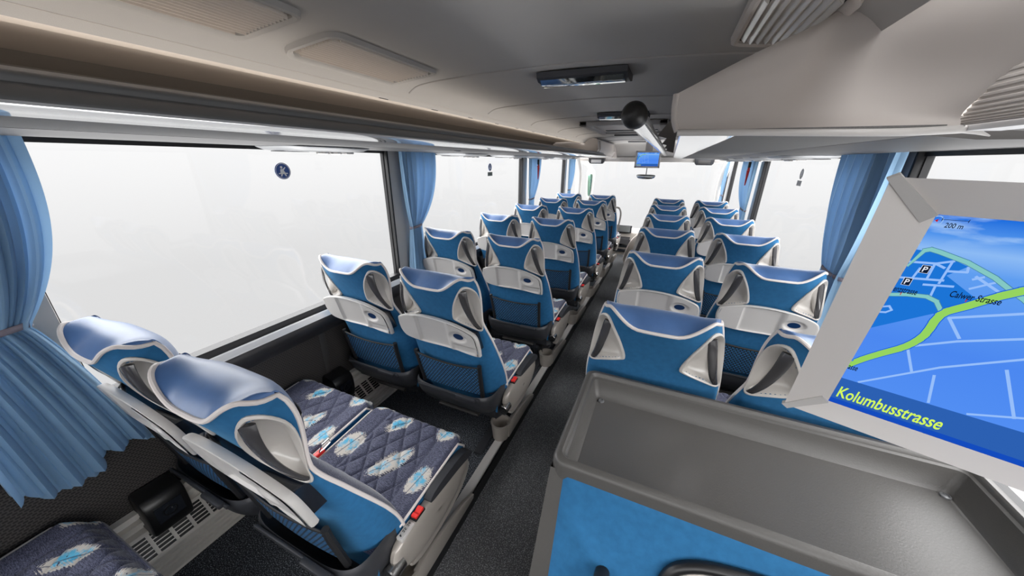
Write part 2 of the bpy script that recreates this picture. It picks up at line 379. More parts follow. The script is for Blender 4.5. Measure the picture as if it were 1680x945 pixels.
# panel seam strips on the lower left lining
for y in (.98, 2.6, 4.3):
    struct(MB().box(XL-.002, XL+.003, y, y+.035, -1.2, -.812, .001), 'trim_4', 'service')

# pillars and panes
left_p = [(-1.3, -1.18), (.13, .262), (1.60, 1.76), (3.66, 3.80), (5.38, 5.50)]
right_p = [(-1.3, -1.18), (.10, .22), (1.735, 1.90), (3.98, 4.12), (5.75, 5.87)]
for side, X, sg, ps in (('left', XL, 1, left_p), ('right', XR, -1, right_p)):
    for i, (a, b) in enumerate(ps):
        struct(MB().box(X-sg*.05, X-sg*.004, a+.014, b-.0, -.71, .05, .004), 'wall_'+side, 'pillar')
        struct(MB().box(X-sg*.05, X-sg*.002, a, a+.014, -.71, .05, .003), 'wall_'+side, 'black')
    for i in range(len(ps)):
        a = ps[i][1]; b = ps[i+1][0] if i+1 < len(ps) else YF
        w = struct(MB().box(X-sg*.035, X-sg*.03, a, b, -.702, .046), 'window_%d' % (i+1+(0 if side == 'left' else 5)), 'glass')
        fr = MB()
        fr.box(X-sg*.045, X-sg*.025, a, a+.005, -.702, .046); fr.box(X-sg*.045, X-sg*.025, b-.005, b, -.702, .046)
        fr.box(X-sg*.045, X-sg*.02, a, b, .03, .046)
        fr.build('seal', 'black', w)

# ceiling: arched headliner
cx = [-.64, -.61, -.56, -.37, -.14, 0, .14, .37, .56, .61, .64]
cz = [.205, .238, .262, .277, .284, .286, .284, .277, .262, .238, .205]
prof = [(XC+a, smooth_interp(cx, cz, a)) for a in [i/40*.64 for i in range(-40, 41)]]
ys = [Y0+i*(6.05-Y0)/60 for i in range(61)]
m = MB(); m.sweep(prof, ys)
m.sweep([(x, z+.06) for x, z in prof], ys)
struct(m, 'ceiling', 'ceil')
# cross seams of the headliner
for k, y in enumerate((1.19, 1.84, 2.50, 3.16, 3.82, 4.48, 5.14)):
    pts = [(x, y, z-.001) for x, z in prof[2:-2]]
    struct(MB().tube(pts, .0035, 6), 'trim_5', 'ceil')
# front dome: headliner drops to the windscreen header
def dome(u, v):
    x = prof[0][0]+(prof[-1][0]-prof[0][0])*u; z0 = smooth_interp(cx, cz, x-XC); t = v
    x2 = x if v < .3 else XC+(x-XC)*(1+.78*sstep(.3, 1, v))
    return (x2, 6.05+.32*t, z0+( .055-z0)*sstep(0, 1, t))
m = MB(); m.grid(dome, 40, 10); struct(m, 'ceiling', 'ceil')
struct(MB().box(XL, XR, 6.28, 6.42, .0, .075, .01), 'wall_front', 'pillar')
struct(MB().box(XL, XR, 6.40, 6.60, AZ, -1.14), 'wall_front', 'dark')
wind = struct(MB().box(XL, XR, 6.56, 6.565, -1.14, .06), 'window_11', 'glass')
for sg, X in ((1, XL), (-1, XR)):
    pts = [(X+sg*.02, 5.98, .06), (X+sg*.05, 6.12, -.2), (X+sg*.045, 6.16, -.6), (X+sg*.01, 6.2, -1.14)]
    struct(MB().tube(catmull(pts, 5, False), .05, 10), 'wall_front', 'white')

# rear side of the coach behind the camera (bounces light like the real rear wall)
struct(MB().box(XL, XR, Y0-.05, Y0, AZ, -.70), 'wall_back', 'under'); struct(MB().box(XL, XR, Y0-.05, Y0, .05, .3), 'wall_back', 'under')
struct(MB().box(XL, XR, Y0-.03, Y0-.025, -.70, .05), 'window_12', 'glass')  # unseen rear window, put in to let light in from behind

# seat rails / podium edge strips
for A_, q_, nm in ((AL, -1, 'trim_6'), (AR, 1, 'trim_7')):
    struct(MB().prism([(A_+q_*.042, PZ-.004), (A_+q_*.042, PZ+.008), (A_+q_*.040, PZ+.010), (A_+q_*.004, PZ+.010), (A_, PZ+.006), (A_, PZ-.010), (A_+q_*.010, PZ-.010)], 'y', Y0, 5.15), nm, 'rail')
    struct(MB().box(min(A_, A_-q_*.004), max(A_, A_-q_*.004), Y0, 5.15, AZ, PZ-.009), nm, 'black')

# ------------------------------------------------------------------ heater ducts along the walls
def duct(sg, X, label, Y0=Y0):
    r = empty('heater_duct', (0, 0, 0), label, 'heater duct')
    q = lambda pts: [(X+sg*a, b) for a, b in pts]
    MB().prism(q([(0, -1.135), (.028, -1.135), (.032, -1.150), (.014, -1.156), (.014, -1.168), (.034, -1.172), (.036, -1.186), (.012, -1.192), (.012, -1.212), (.036, -1.216), (.040, -1.228), (0, -1.232)]), 'y', Y0, 5.1).build('seat_rail', 'alu', r)
    gb = MB(); gb.prism(q([(0, -1.232), (.018, -1.236), (.070, -1.300), (.070, -1.318), (0, -1.318)]), 'y', Y0, 5.1); gb.build('vent_bed', 'blackplastic', r)
    g = MB()
    a0 = Vector((.022, -1.236)); a1 = Vector((.078, -1.302)); nn = Vector((.76, .65))*.004
    def slab(t0, t1, y0, y1):
        p = a0.lerp(a1, t0); p2 = a0.lerp(a1, t1)
        g.prism(q([tuple(p), tuple(p2), tuple(p2+nn), tuple(p+nn)]), 'y', y0, y1)
    for k in range(7):
        t = k/6; slab(t*.955, t*.955+.045, Y0, 5.1)
    y = Y0
    while y < 5.1:
        slab(0, 1, y, y+.010); y += .052
    g.build('vent_grille', 'alu', r)
    f = MB(); pr = [(0, -1.318), (.078, -1.300)]
    for k in range(5):
        z = -1.306-k*.018; pr += [(.086+k*.003, z), (.086+k*.003, z-.012), (.080+k*.003, z-.015)]
    pr += [(.100, PZ+.001), (0, PZ+.001)]
    f.prism(q(pr), 'y', Y0, 5.1); f.build('ribbed_front', 'alu', r)
    return r
duct(1, XL, 'silver ribbed heater duct with slotted grille along the left wall foot')
duct(-1, XR, 'silver ribbed heater duct along the right wall foot behind the seats', 1.02)

# ------------------------------------------------------------------ luggage racks
def rack(sg, name_side, y0, y1, label, CH=-1.16, yi=None):
    ys0 = y0; yi = y0 if yi is None else yi
    X = lambda x: x if sg > 0 else mir(x)
    q = lambda pts: [(X(a), b) for a, b in pts]
    r = empty('luggage_rack', (0, 0, 0), label, 'luggage rack', None)
    L = lambda mb, n, mt: mb.build(n, mt, r)
    # ceiling-side lip rail
    L(MB().sweep(q([(-.985, .222), (-1.0, .219), (-1.012, .2165), (-1.010, .212), (-1.000, .2095), (-1.003, .204), (-1.018, .200), (-1.05, .207)]), [yi, y1]), 'lip_rail', 'beige')
    # shelf interior: roof, back wall, shelf
    L(MB().prism(q([(-1.05, .207), (-1.20, .222), (-1.36, .215), (-1.44, .205), (-1.455, .23), (-1.05, .24)]), 'y', yi, y1, smooth=True), 'interior_roof', 'beige')
    L(MB().prism(q([(-1.36, .2145), (-1.40, .19), (-1.40, .10), (-1.46, .10), (-1.46, .225)]), 'y', yi, y1), 'interior_back', 'beigedk')
    # shelf floor and its beige inner edge
    L(MB().prism(q([(-.80, .090), (-.80, .1065), (-.83, .109), (-.86, .098), (-1.40, .105), (-1.40, .075), (-.82, .062)]), 'y', yi, y1, bev=0), 'shelf', 'beige')
    nose = catmull(q([(-.80, .088), (-.785, .0975), (-.768, .0985), (-.758, .0925), (-.757, .084), (-.750, .081), (-.742, .077), (-.732, .069), (-.726, .0615), (-.735, .058), (-.80, .060)]), 3)
    L(MB().prism(nose, 'y', yi, y1, smooth=True), 'handrail_profile', 'rackgrey')
    L(MB().prism(q([(-.7255, .0600), (-.728, .0565), (-.735, .0545), (-.815, .0475), (-.822, .0490), (-.822, .060), (-.74, .060)]), 'y', y0, y1), 'light_strip', 'strip')
    L(MB().prism(q([(-.822, .0493), (-.822, .06), (CH, .06), (CH, .0475)]), 'y', y0, y1), 'underside', 'under')
    L(MB().prism(q([(CH, .047), (CH, .075), (-1.50, .075), (-1.50, .046), (-1.40, .040), (CH-.06, .040)]), 'y', y0+.04, y1), 'service_channel', 'service')
    # slots in the lip rail
    sl = MB(); k = 0; y = y0+.9
    for i in range(12):
        y = 1.06+i*.31
        if y < y1-.2 and y > y0: sl.box(X(-1.006), X(-.9985), y, y+.045, .2048, .2092)
    L(sl, 'fixing_slots', 'black')
    # dividing brackets
    for y in [] if sg > 0 else [yi+.5+i*.93 for i in range(int((y1-y0)/.93))]:
        L(MB().prism(q([(-.80, .105), (-1.38, .105), (-1.38, .212), (-1.06, .207), (-1.02, .19)]), 'y', y, y+.012), 'divider', 'beigedk')
    return r
rackL = rack(1, 'left', Y0, 4.38, 'open grey and beige luggage rack with white strip above the left windows')
rackR = rack(-1, 'right', .80, 5.15, 'luggage rack with white underside strip above the right windows', -1.10, .93)

def added_rack_fill(parent, x, y0, y1, power):
    # added warm fill light, hidden on the shelf behind the handrail profile
    l = bpy.data.lights.new('added_rack_fill', 'AREA'); l.shape = 'RECTANGLE'; l.size = .03; l.size_y = y1-y0; l.energy = power; l.color = (1, .94, .87)
    o = bpy.data.objects.new('added_rack_fill', l); COL.objects.link(o); o.parent = parent; o.location = (x, (y0+y1)/2, .106); o.rotation_euler = (radians(180), radians(-6), 0)
added_rack_fill(rackL, -.955, Y0, 4.3, 3.8)

# service units (reading lamps and air nozzles) under the racks
def service_unit(x, y, sg, label):
    r = empty('reading_light_unit', (x, y, .044), label, 'reading light', 'reading light units')
    b = catmull([(-.12, -.17), (.10, -.19), (.13, -.10), (.13, .12), (.08, .19), (-.10, .18), (-.14, .05)], 4)
    m = MB(); n = len(b)
    vs = []
    for k, (s_, z) in enumerate(((1, .004), (.98, -.006), (.86, -.016), (.6, -.020), (.0001, -.0205))): vs += [(sg*p[0]*s_, p[1]*s_, z) for p in b]
    fs = [(k*n+i, k*n+(i+1) % n, (k+1)*n+(i+1) % n, (k+1)*n+i) for k in range(4) for i in range(n)]
    m.add(vs, fs); m.build('housing', 'rackgrey', r)
    m = MB()
    for k in range(14): m.box(sg*-.09, sg*-.02, -.13+k*.008, -.13+k*.008+.004, -.0215, -.019)
    m.build('speaker_slots', 'dark', r)
    for yy in (-.0, .06): MB().lathe([(.024, 0), (.024, -.008), (.018, -.011), (.016, -.006), (.0001, -.006)], (sg*.03, yy, -.019), 'z', 16).build('air_nozzle', 'chrome', r)
    MB().box(sg*-.06, sg*.05, .10, .14, -.027, -.017, .004).build('lamp_lens', 'tray', r)
    return r
for i, y in enumerate((1.03, 2.15, 2.95, 3.75, 4.5)):
    service_unit(-1.33, y, 1, ['reading light unit above the left window beside the nearest round blue sticker', 'reading light unit above the left curtain gathered behind the second row'][i] if i < 2 else 'reading light unit under the left rack, %s' % ['over the seatbelt sticker of the second pane', 'just before the curtain holding the red hammer', 'last one before the front left curtain'][i-2])
for i, y in enumerate((2.35, 3.1, 3.85, 4.6)):
    service_unit(mir(-1.33), y, -1, 'reading light unit under the right rack, %s' % ['nearest the big right curtain', 'over the pale sticker on the right pane', 'just before the right curtain with the red hammer', 'last one before the front right curtain'][i])
for y in (1.72,):
    o = MB().lathe([(.018, .0), (.018, -.004), (.010, -.007), (.0001, -.007)], (-1.10, y, .0485), 'z', 16).build('round_sensor', 'dark'); tag(o, 'small dark round button on the underside of the left rack', 'sensor')

# handrail tube with black cap
r = empty('ceiling_handrail', (-.103, .98, .108), 'pale tubular handrail under the ceiling with a black end cap', 'handrail')
MB().lathe([(.0255, .0), (.0255, 4.35)], (0, .02, 0), 'y', 28).build('tube', 'strip', r)
MB().lathe([(.0001, -.052), (.012, -.050), (.022, -.044), (.0285, -.034), (.031, -.018), (.031, .012), (.027, .016), (.025, .020)], (0, 0, 0), 'y', 28).build('end_cap', 'cap', r)
for y in (.9, 1.8, 2.7, 3.6): MB().prism([(.01, .022), (.10, .0), (.10, .16), (.085, .165), (.08, .12)], 'y', y+.8-.6, y+.812-.6).build('bracket', 'beigedk', r)

# ceiling vents (louvres)
def louvre(name, x0, x1, y0, y1, zf, nslat, frame_m, slat_m, back_m, label):
    r = empty(name, ((x0+x1)/2, (y0+y1)/2, zf((x0+x1)/2)), label, 'ceiling vent'); ox, oy, oz = r.location
    fr = MB(); c = []
    R = .035
    out = []; 
    for (cx_, cy_, a0) in ((x1-R, y1-R, 0), (x0+R, y1-R, 90), (x0+R, y0+R, 180), (x1-R, y0+R, 270)):
        for k in range(7): a = radians(a0+k*15); out.append((cx_+R*cos(a), cy_+R*sin(a), cos(a), sin(a)))
    n = len(out); vs = []
    for (off, dz) in ((.0, .004), (-.003, -.008), (-.010, -.010), (-.018, -.006), (-.020, .006)):
        for (px, py, nx, ny) in out:
            X = px+nx*off*1.0; Y = py+ny*off; vs.append((X-ox, Y-oy, zf(X)-oz+dz))
    fs = [(k*n+i, k*n+(i+1) % n, (k+1)*n+(i+1) % n, (k+1)*n+i) for k in range(4) for i in range(n)]
    fr.add(vs, fs); fr.build('frame', frame_m, r)
    m = MB(); m.grid(lambda u, v: (x0+.012+(x1-x0-.024)*u-ox, y0+.012+(y1-y0-.024)*v-oy, zf(x0+.012+(x1-x0-.024)*u)-oz-.0008), 24, 2); m.build('backing', back_m, r)
    m = MB(); w = (x1-x0-.04)/nslat
    for k in range(nslat):
        xa = x0+.02+k*w; z = zf(xa+w/2)-oz; e = .012 if k not in (0, nslat-1) else .028
        m.prism([(xa-ox, z-.001), (xa+w*.62-ox, z-.010), (xa+w*.74-ox, z-.010), (xa+w*.80-ox, z-.001)], 'y', y0+e-oy+.012, y1-e-oy-.012)
    m.build('slats', slat_m, r); return r
cf = lambda x: smooth_interp(cx, cz, x-XC)-.002
louvre('ceiling_vent', -.955, -.755, .68, 1.10, cf, 13, 'ceil', 'beige', 'beigedk', 'pale slatted ceiling vent beside the left rack, the farther and wholly visible one')
louvre('ceiling_vent', -.945, -.725, .02, .60, cf, 14, 'ceil', 'beige', 'beigedk', 'pale slatted ceiling vent cut by the top left edge of the picture')
louvre('ceiling_vent', .080, .240, .80, 1.105, cf, 8, 'bulk', 'ear', 'black', 'dark slatted ceiling vent beside the sloping right bulkhead')

# ceiling lamps
def ceil_lamp(y, label):
    r = empty('ceiling_lamp', (-.315, y, .275), label, 'ceiling lamp', 'ceiling lamps')
    MB().prism([(-.08, .006), (.075, .006), (.07, -.012), (.02, -.022), (-.06, -.020), (-.075, -.010)], 'x', -.155, .145, bev=.004).build('housing', 'dark', r)
    MB().prism([(-.068, -.014), (-.030, -.0225), (.02, -.0235), (-.02, -.031), (-.055, -.028)], 'x', -.145, .135, bev=.003).build('lens', 'mirror', r)
    return r
ceil_lamp(1.33, 'slim ceiling lamp with shiny lens, the near one between two ceiling seams')
ceil_lamp(2.42, 'slim ceiling lamp just behind the roof hatch and the black handrail cap')
# roof hatch
r = empty('roof_hatch', (-.375, 3.22, .27), 'square grey roof hatch in the ceiling behind the handrail cap', 'roof hatch')
m = MB()
for a in ((-.31, .31, -.45, -.39), (-.31, .31, .39, .45), (-.31, -.25, -.45, .45), (.25, .31, -.45, .45)): m.box(a[0], a[1], a[2], a[3], -.022, .01, .006)
m.build('frame', 'ceil', r); MB().box(-.26, .26, -.40, .40, -.004, .006, .002).build('panel', 'bulk', r)
MB().box(-.22, .22, .20, .36, -.010, -.002, .003).build('handle_recess', 'dark', r)
for y in (4.1, 5.45):
    o = MB().box(-.62, -.38, y, y+.10, .262, .275, .004).build('ceiling_slot', 'dark'); tag(o, 'thin dark ceiling slot, ' + ('the nearer behind the roof hatch' if y < 5 else 'the farther above the front screen'), 'vent', 'ceiling slots')

# right bulkhead: sloping panel that closes the rack end
BB = catmull([(0, .800, .058), (.10, .802, .057), (.20, .803, .055), (.32, .802, .053), (.40, .80, .056)], 8, False)
BT = catmull([(-.012, .805, .124), (.107, .83, .186), (.192, .86, .227), (.245, .88, .262), (.31, .80, .276), (.37, .62, .272), (.40, .45, .268)], 6, False)
BR = catmull([(.40, .80, .056), (.392, .80, .078), (.402, .74, .132), (.402, .60, .20), (.40, .45, .268)], 6, False)
BLl = [(0, .800, .058), (-.008, .801, .075), (-.012, .803, .10), (-.012, .805, .124)]
def at(c, t):
    i = t*(len(c)-1); k = min(int(i), len(c)-2); f = i-k; return Vector(c[k]).lerp(Vector(c[k+1]), f)
def bulk(u, v):
    # Coons patch over the four edge curves
    a, b, c, d = at(BB, u), at(BT, u), at(BLl, v), at(BR, v)
    p = a.lerp(b, v)+c.lerp(d, u)-(Vector(BB[0]).lerp(Vector(BB[-1]), u)).lerp(Vector(BT[0]).lerp(Vector(BT[-1]), u), v)
    return tuple(p+Vector((0, -.035, -.012))*(sin(pi*min(u*1.3, 1))*sin(pi*v)))
r = empty('rack_end_bulkhead', (0, 0, 0), 'large smooth grey panel closing the end of the right luggage rack', 'bulkhead')
MB().grid(bulk, 40, 30).build('panel', 'bulk', r, fix=False)
low = [at(BB, i/30) for i in range(31)]+[Vector((.415, .80, .052)), Vector((.43, .80, .046))]
MB().tube([p+Vector((0, -.002, -.003)) for p in low], [.006]*31+[.004, .001], 10).build('bottom_lip', 'tray', r)
MB().tube([at(BLl, i/8)+Vector((0, .004, 0)) for i in range(9)], .006, 10).build('corner_edge', 'bulk', r)
# ribbed shutter beside the bulkhead
r = empty('ribbed_shutter', (0, 0, 0), 'ribbed grey shutter above the right window at the picture edge', 'shutter')
def ribf(u, v):
    p = at(BR, .04+.96*v); k = int(round(v*144)); 
    return (max(p.x, .398)-.003+(.0016 if (k % 6) < 3 else 0), -1.0+(p.y+.004+1.0)*u, p.z)
MB().grid(ribf, 12, 145).build('ribbed_skin', 'bulk', r, fix=False)
MB().prism([(.400, .050), (.400, .060), (.412, .066), (.44, .066), (.44, .05)], 'y', -1, .80).build('edge_strip', 'silver', r)
struct(MB().prism([(.43, .052), (.43, .07), (XR-.001, .07), (XR-.001, .047), (.60, .040)], 'y', Y0, .80), 'trim_8', 'service')

# ------------------------------------------------------------------ curtains
def curtain(X, sg, ytop, ytie, ybot, zt, ztie, zb, npl, label, amp=.018, depth_bot=.0, low_z=None):
    r = empty('curtain', (X, (ytop[0]+ytop[1])/2, zt), label, 'curtain'); ox, oy, oz = r.location
    rnd = random.Random(int(ytop[0]*1000)+7); ph = [rnd.uniform(-.5, .5) for _ in range(npl+2)]
    def fn(u, v):
        z = zt+(zb-zt)*v
        if z > ztie:
            t = (zt-z)/(zt-ztie); k = t**2.6
            a = ytop[0]+(ytie[0]-ytop[0])*k; b = ytop[1]+(ytie[1]-ytop[1])*k; am = amp*(1-.45*k)
            dep = .02+ .0*t
        else:
            t = (ztie-z)/(ztie-zb); k = t**.75
            a = ytie[0]+(ybot[0]-ytie[0])*k; b = ytie[1]+(ybot[1]-ytie[1])*k; am = amp*(.55+.75*k)
            dep = .02+depth_bot*sstep(0, 1, t)
            z += (.022*sin(u*9+1.3)+.010*sin(u*23))*t*(.4 if depth_bot == 0 else 1)
            if low_z is not None: z += low_z*(u)*t
        pu = u*npl; ii = int(pu); w = 2*pi*pu+ph[min(ii, npl)]*sin(pi*(pu-ii))**2
        c = cos(w); c = 1-2*abs(sin(w/2))**1.35; ii2 = ii % 3; c *= (1, .72, .86)[ii2]
        x = X+sg*(dep+am*c+ .5*am*sin(w*.31+v*3)); y = a+(b-a)*u+am*.35*sin(w)
        return (x-ox, y-oy, z-oz)
    m = MB(); m.grid(fn, npl*14+1, 64)
    o = m.build('cloth', 'curtain', r, fix=False)
    # tie band
    yc = (ytie[0]+ytie[1])/2; hw = (ytie[1]-ytie[0])/2+.008; am = amp*.62
    pts = [(X+sg*(.02+(am+.008)*cos(a))-ox, yc+hw*sin(a)-oy, ztie+.006*sin(a)-oz) for a in [2*pi*k/28 for k in range(28)]]
    vs = [(p[0], p[1], p[2]+d) for d in (-.008, .008) for p in pts]
    vs += [(p[0]*1.0+.0, p[1], p[2]) for p in pts][:0]
    m = MB(); m.add(vs, [(i, (i+1) % 28, 28+(i+1) % 28, 28+i) for i in range(28)]); tb = m.build('tie_band', 'tie', r)
    md = tb.modifiers.new('s', 'SOLIDIFY'); md.thickness = .003
    return r
curtain(XL+.02, 1, (-.10, .325), (.03, .205), (.045, .31), .045, -.415, -.865, 17, 'large blue pleated curtain at the left picture edge, tied and flaring over the wall', .026, .045, .03)
curtain(XL+.02, 1, (1.655, 1.995), (1.70, 1.80), (1.665, 1.80), .042, -.405, -.86, 12, 'blue tied curtain at the left pillar beside the second row of seats', .022)
curtain(XL+.02, 1, (3.74, 4.12), (3.78, 3.94), (3.77, 3.93), .038, -.42, -.86, 8, 'blue tied curtain on the left side behind the red emergency hammer', .016)
curtain(XL+.02, 1, (5.46, 5.80), (5.50, 5.64), (5.49, 5.63), .034, -.43, -.86, 7, 'blue tied curtain at the far front left beside the windscreen', .016)
curtain(XR-.02, -1, (1.715, 2.17), (1.82, 2.02), (1.78, 1.98), .045, -.455, -.88, 15, 'large blue tied curtain on the right partly behind the big screen', .025)
curtain(XR-.02, -1, (4.02, 4.75), (4.06, 4.30), (4.06, 4.32), .040, -.44, -.86, 9, 'blue tied curtain on the right carrying the red emergency hammer', .018)
curtain(XR-.02, -1, (5.85, 6.15), (5.9, 6.02), (5.9, 6.02), .034, -.44, -.86, 7, 'blue tied curtain at the far front right beside the windscreen', .016)

# emergency hammers
for x, y, sg, lab in ((XL+.085, 3.93, 1, 'left'), (XR-.085, 4.13, -1, 'right')):
    r = empty('emergency_hammer', (x, y, -.06), 'red emergency hammer on the %s curtain' % lab, 'hammer')
    MB().tube([(0, 0, .045), (0, .004, -.01), (0, .003, -.145)], [.007, .013, .005], 8).build('handle', 'red', r)
    MB().lathe([(.0001, -.035), (.006, -.03), (.010, -.015), (.010, .015), (.006, .03), (.0001, .035)], (0, 0, .0), 'y', 10).build('head', 'red', r)
    MB().box(-.012, .010, -.012, .010, .02, .075, .004).build('holder', 'blackplastic', r)

# ------------------------------------------------------------------ window stickers
def disc(m, c, r, X, mi, n=24, sy=1, sz=1):
    m.add([(X, c[0]+r*sy*cos(2*pi*k/n), c[1]+r*sz*sin(2*pi*k/n)) for k in range(n)], [tuple(range(n))], mi, False)
MT['stickerblue'] = base('sticker_blue', srgb(38, 78, 150), .4); MT['stickerwhite'] = base('sticker_white', srgb(240, 240, 242), .4)
MT['stickergreen'] = base('sticker_green', srgb(70, 92, 84), .4); MT['stickergrey'] = base('sticker_grey', srgb(196, 196, 196), .5)
def sticker(X, y, z, r, sg, label, mats=('stickerblue', 'stickerwhite', 'stickergreen'), plate=False):
    m = MB(); e = sg*.0006
    m.lathe([(r, -.0005), (r, .0005)], (X, y, z), 'x', 28, 0); 
    X1 = X+e+sg*.0004
    m.add([(X1, y+(r*.93)*cos(2*pi*k/28), z+(r*.93)*sin(2*pi*k/28)) for k in range(28)]+[(X1, y+(r*.86)*cos(2*pi*k/28), z+(r*.86)*sin(2*pi*k/28)) for k in range(28)], [(k, (k+1) % 28, 28+(k+1) % 28, 28+k) for k in range(28)], 1, False)
    # seated belted figure
    disc(m, (y-.12*r, z+.45*r), .16*r, X1, 1, 12)
    poly = lambda P: m.add([(X1, y+a*r, z+b*r) for a, b in P], [tuple(range(len(P)))], 1, False)
    poly([(-.30, .22), (.02, .25), (.30, -.22), (-.36, -.22)]); poly([(.0, .22), (.36, .50), (.42, .42), (.12, .08)])
    poly([(-.55, -.22), (.55, -.22), (.62, -.36), (-.62, -.36)]); poly([(-.28, -.36), (-.08, -.36), (-.22, -.66), (-.40, -.62)]); poly([(.10, -.36), (.32, -.36), (.42, -.62), (.24, -.66)])
    if plate: m.box(X-.0006, X+.0006, y-r*1.35, y+r*1.35, z-r*2.25, z-r*1.25, 0, 2)
    o = m.build('seatbelt_sticker', list(mats)); return tag(o, label, 'sticker')
sticker(XL-.028, 1.000, -.054, .034, 1, 'round blue sticker with a white belted figure on the nearest left pane')
sticker(XL-.028, 2.93, -.060, .034, 1, 'small blue round sticker above a green plate on the second left pane', plate=True)
sticker(XR+.028, 2.97, -.062, .034, -1, 'pale grey round sticker above a plate on the right pane', ('stickergrey', 'stickerwhite', 'stickergrey'), plate=True)

# ------------------------------------------------------------------ seats
SZ = [-1.075, -.98, -.90, -.82, -.75, -.70, -.66, -.63, -.605, -.57, -.54, -.51, -.49, -.465, -.44, -.42, -.405]
SW = [.212, .216, .217, .215, .212, .208, .203, .198, .193, .189, .186, .182, .179, .174, .167, .159, .150]
SR = [.130, .112, .094, .078, .062, .052, .043, .034, .025, .010, -.004, -.018, -.028, -.038, -.046, -.052, -.055]
SF = [.262, .238, .205, .165, .128, .102, .080, .065, .056, .056, .060, .063, .064, .062, .056, .044, .030]
def sh_w(z): return smooth_interp(SZ, SW, z)
def sh_r(z): return smooth_interp(SZ, SR, z)
def sh_f(z): return smooth_interp(SZ, SF, z)
def PW(z): return .60+.25*sstep(-.66, -.47, z)
def shell_pt(th, z, off=0.0):
    """th in degrees -90..90 around the rear, z height; off along outward normal"""
    def P(th, z):
        s_ = sin(radians(th)); c_ = cos(radians(th)); w = sh_w(z); r_ = sh_r(z); f_ = sh_f(z)
        return Vector((w*math.copysign(abs(s_)**PW(z), s_), r_+(f_-r_)*(1-max(c_, 0)**PW(z)), z))
    p = P(th, z)
    if off:
        t1 = P(min(th+2, 90), z)-P(max(th-2, -90), z); t2 = P(th, min(z+.01, -.405))-P(th, max(z-.01, -1.075))
        n = t1.cross(t2).normalized()
        if n.y > 0 and abs(th) < 60: n = -n
        if abs(th) >= 60 and n.x*th < 0: n = -n
        p = p+n*off
    return p
# ear outline in (theta, z), right hand side
EAR = [(17, -.585), (21, -.608), (42, -.628), (64, -.640), (80, -.625), (86, -.585), (86, -.530), (80, -.478), (66, -.447), (50, -.452), (31, -.510)]
EARC = (56, -.550)
EARO = catmull(EAR, 4)
def ear_k(th, z):
    """normalised radius of (th,z) inside the ear outline (0 centre, 1 border)"""
    dx = (abs(th)-EARC[0])/40; dz = (z-EARC[1])/.09; a = math.atan2(dz, dx); R = math.hypot(dx, dz)
    best = None; n = len(EARO)
    for i in range(n):
        p = EARO[i]; q = EARO[(i+1) % n]
        ax, az = (p[0]-EARC[0])/40, (p[1]-EARC[1])/.09; bx, bz = (q[0]-EARC[0])/40, (q[1]-EARC[1])/.09
        # ray (cos a, sin a) with segment
        ex, ez = bx-ax, bz-az; det = cos(a)*(-ez)+sin(a)*ex
        if abs(det) < 1e-9: continue
        t = (ax*(-ez)+az*ex)/det; u = (cos(a)*az-sin(a)*ax)/det
        if t > 0 and -1e-6 <= u <= 1+1e-6: best = t; break
    return R/best if best else 9
def ztop(th):
    s_ = abs(sin(radians(th)))**.85
    return -.463+.051*sstep(.28, .95, s_)-.014*sstep(.90, 1.0, s_)
def make_shell(parent):
    def fn(u, v):
        th = -90+180*u
        # concentrate columns near corners
        z = SZ[0]+(ztop(th)-SZ[0])*v
        k = ear_k(th, z) if z > -.66 and 10 < abs(th) else 9
        kk.append(k); return shell_pt(th, z, 0)
    kk = []
    m = MB(); m.grid(fn, 121, 80)
    keep = [i for i, f in enumerate(m.f) if not all(kk[q] < .97 for q in f)]   # opening behind the grip recess
    m.f = [m.f[i] for i in keep]; m.m = [m.m[i] for i in keep]; m.sm = [m.sm[i] for i in keep]
    return m.build('backrest_shell', 'velvet', parent, fix=False)
def make_ears(parent):
    for sg in (1, -1):
        n = len(EARO); rings = [(1.02, -.002), (1.02, .004), (.985, .0062), (.95, .0062), (.915, .002), (.88, -.012), (.80, -.026), (.62, -.034), (.35, -.038), (.05, -.039)]
        vs = []
        for (k, off) in rings:
            for (th, z) in EARO:
                t = EARC[0]+(th-EARC[0])*k; zz = EARC[1]+(z-EARC[1])*k
                vs.append(shell_pt(sg*min(t, 89.5), zz, off))
        fs = [(j*n+i, j*n+(i+1) % n, (j+1)*n+(i+1) % n, (j+1)*n+i) for j in range(len(rings)-1) for i in range(n)]
        fs.append(tuple((len(rings)-1)*n+i for i in range(n)))
        m = MB(); m.add(vs, fs); e = m.build('grip_recess', 'ear', parent)
        # smoked bar bridging the recess
        path = catmull([(52, -.462), (50, -.500), (51, -.540), (55, -.585), (62, -.630)], 4, False)
        wid = [.0165, .0155, .0135, .012, .0105]
        m = MB(); vs = []; L_ = len(path)
        for i, (th, z) in enumerate(path):
            t = i/(L_-1); w = interp([0, .25, .5, .75, 1], wid, t); bow = .001+.013*sin(pi*t)
            c = shell_pt(sg*th, z, bow); a = shell_pt(sg*(th+6), z, bow); b = shell_pt(sg*(th-6), z, bow)
            tan = (a-b).normalized(); nn = (shell_pt(sg*th, z, bow+.01)-c).normalized()
            for k in range(12):
                an = 2*pi*k/12; vs.append(c+tan*w*cos(an)+nn*(.0055*sin(an)))
        fs = [(i*12+k, i*12+(k+1) % 12, (i+1)*12+(k+1) % 12, (i+1)*12+k) for i in range(L_-1) for k in range(12)]
        fs += [tuple(range(12)), tuple((L_-1)*12+k for k in range(12))]
        m.add(vs, fs); m.build('grip_bar', 'bar', e)
def side_profile(t):
    """front side edge from the apex (t=0) downward"""
    z = -.405+(SZ[0]+.405)*t
    return z
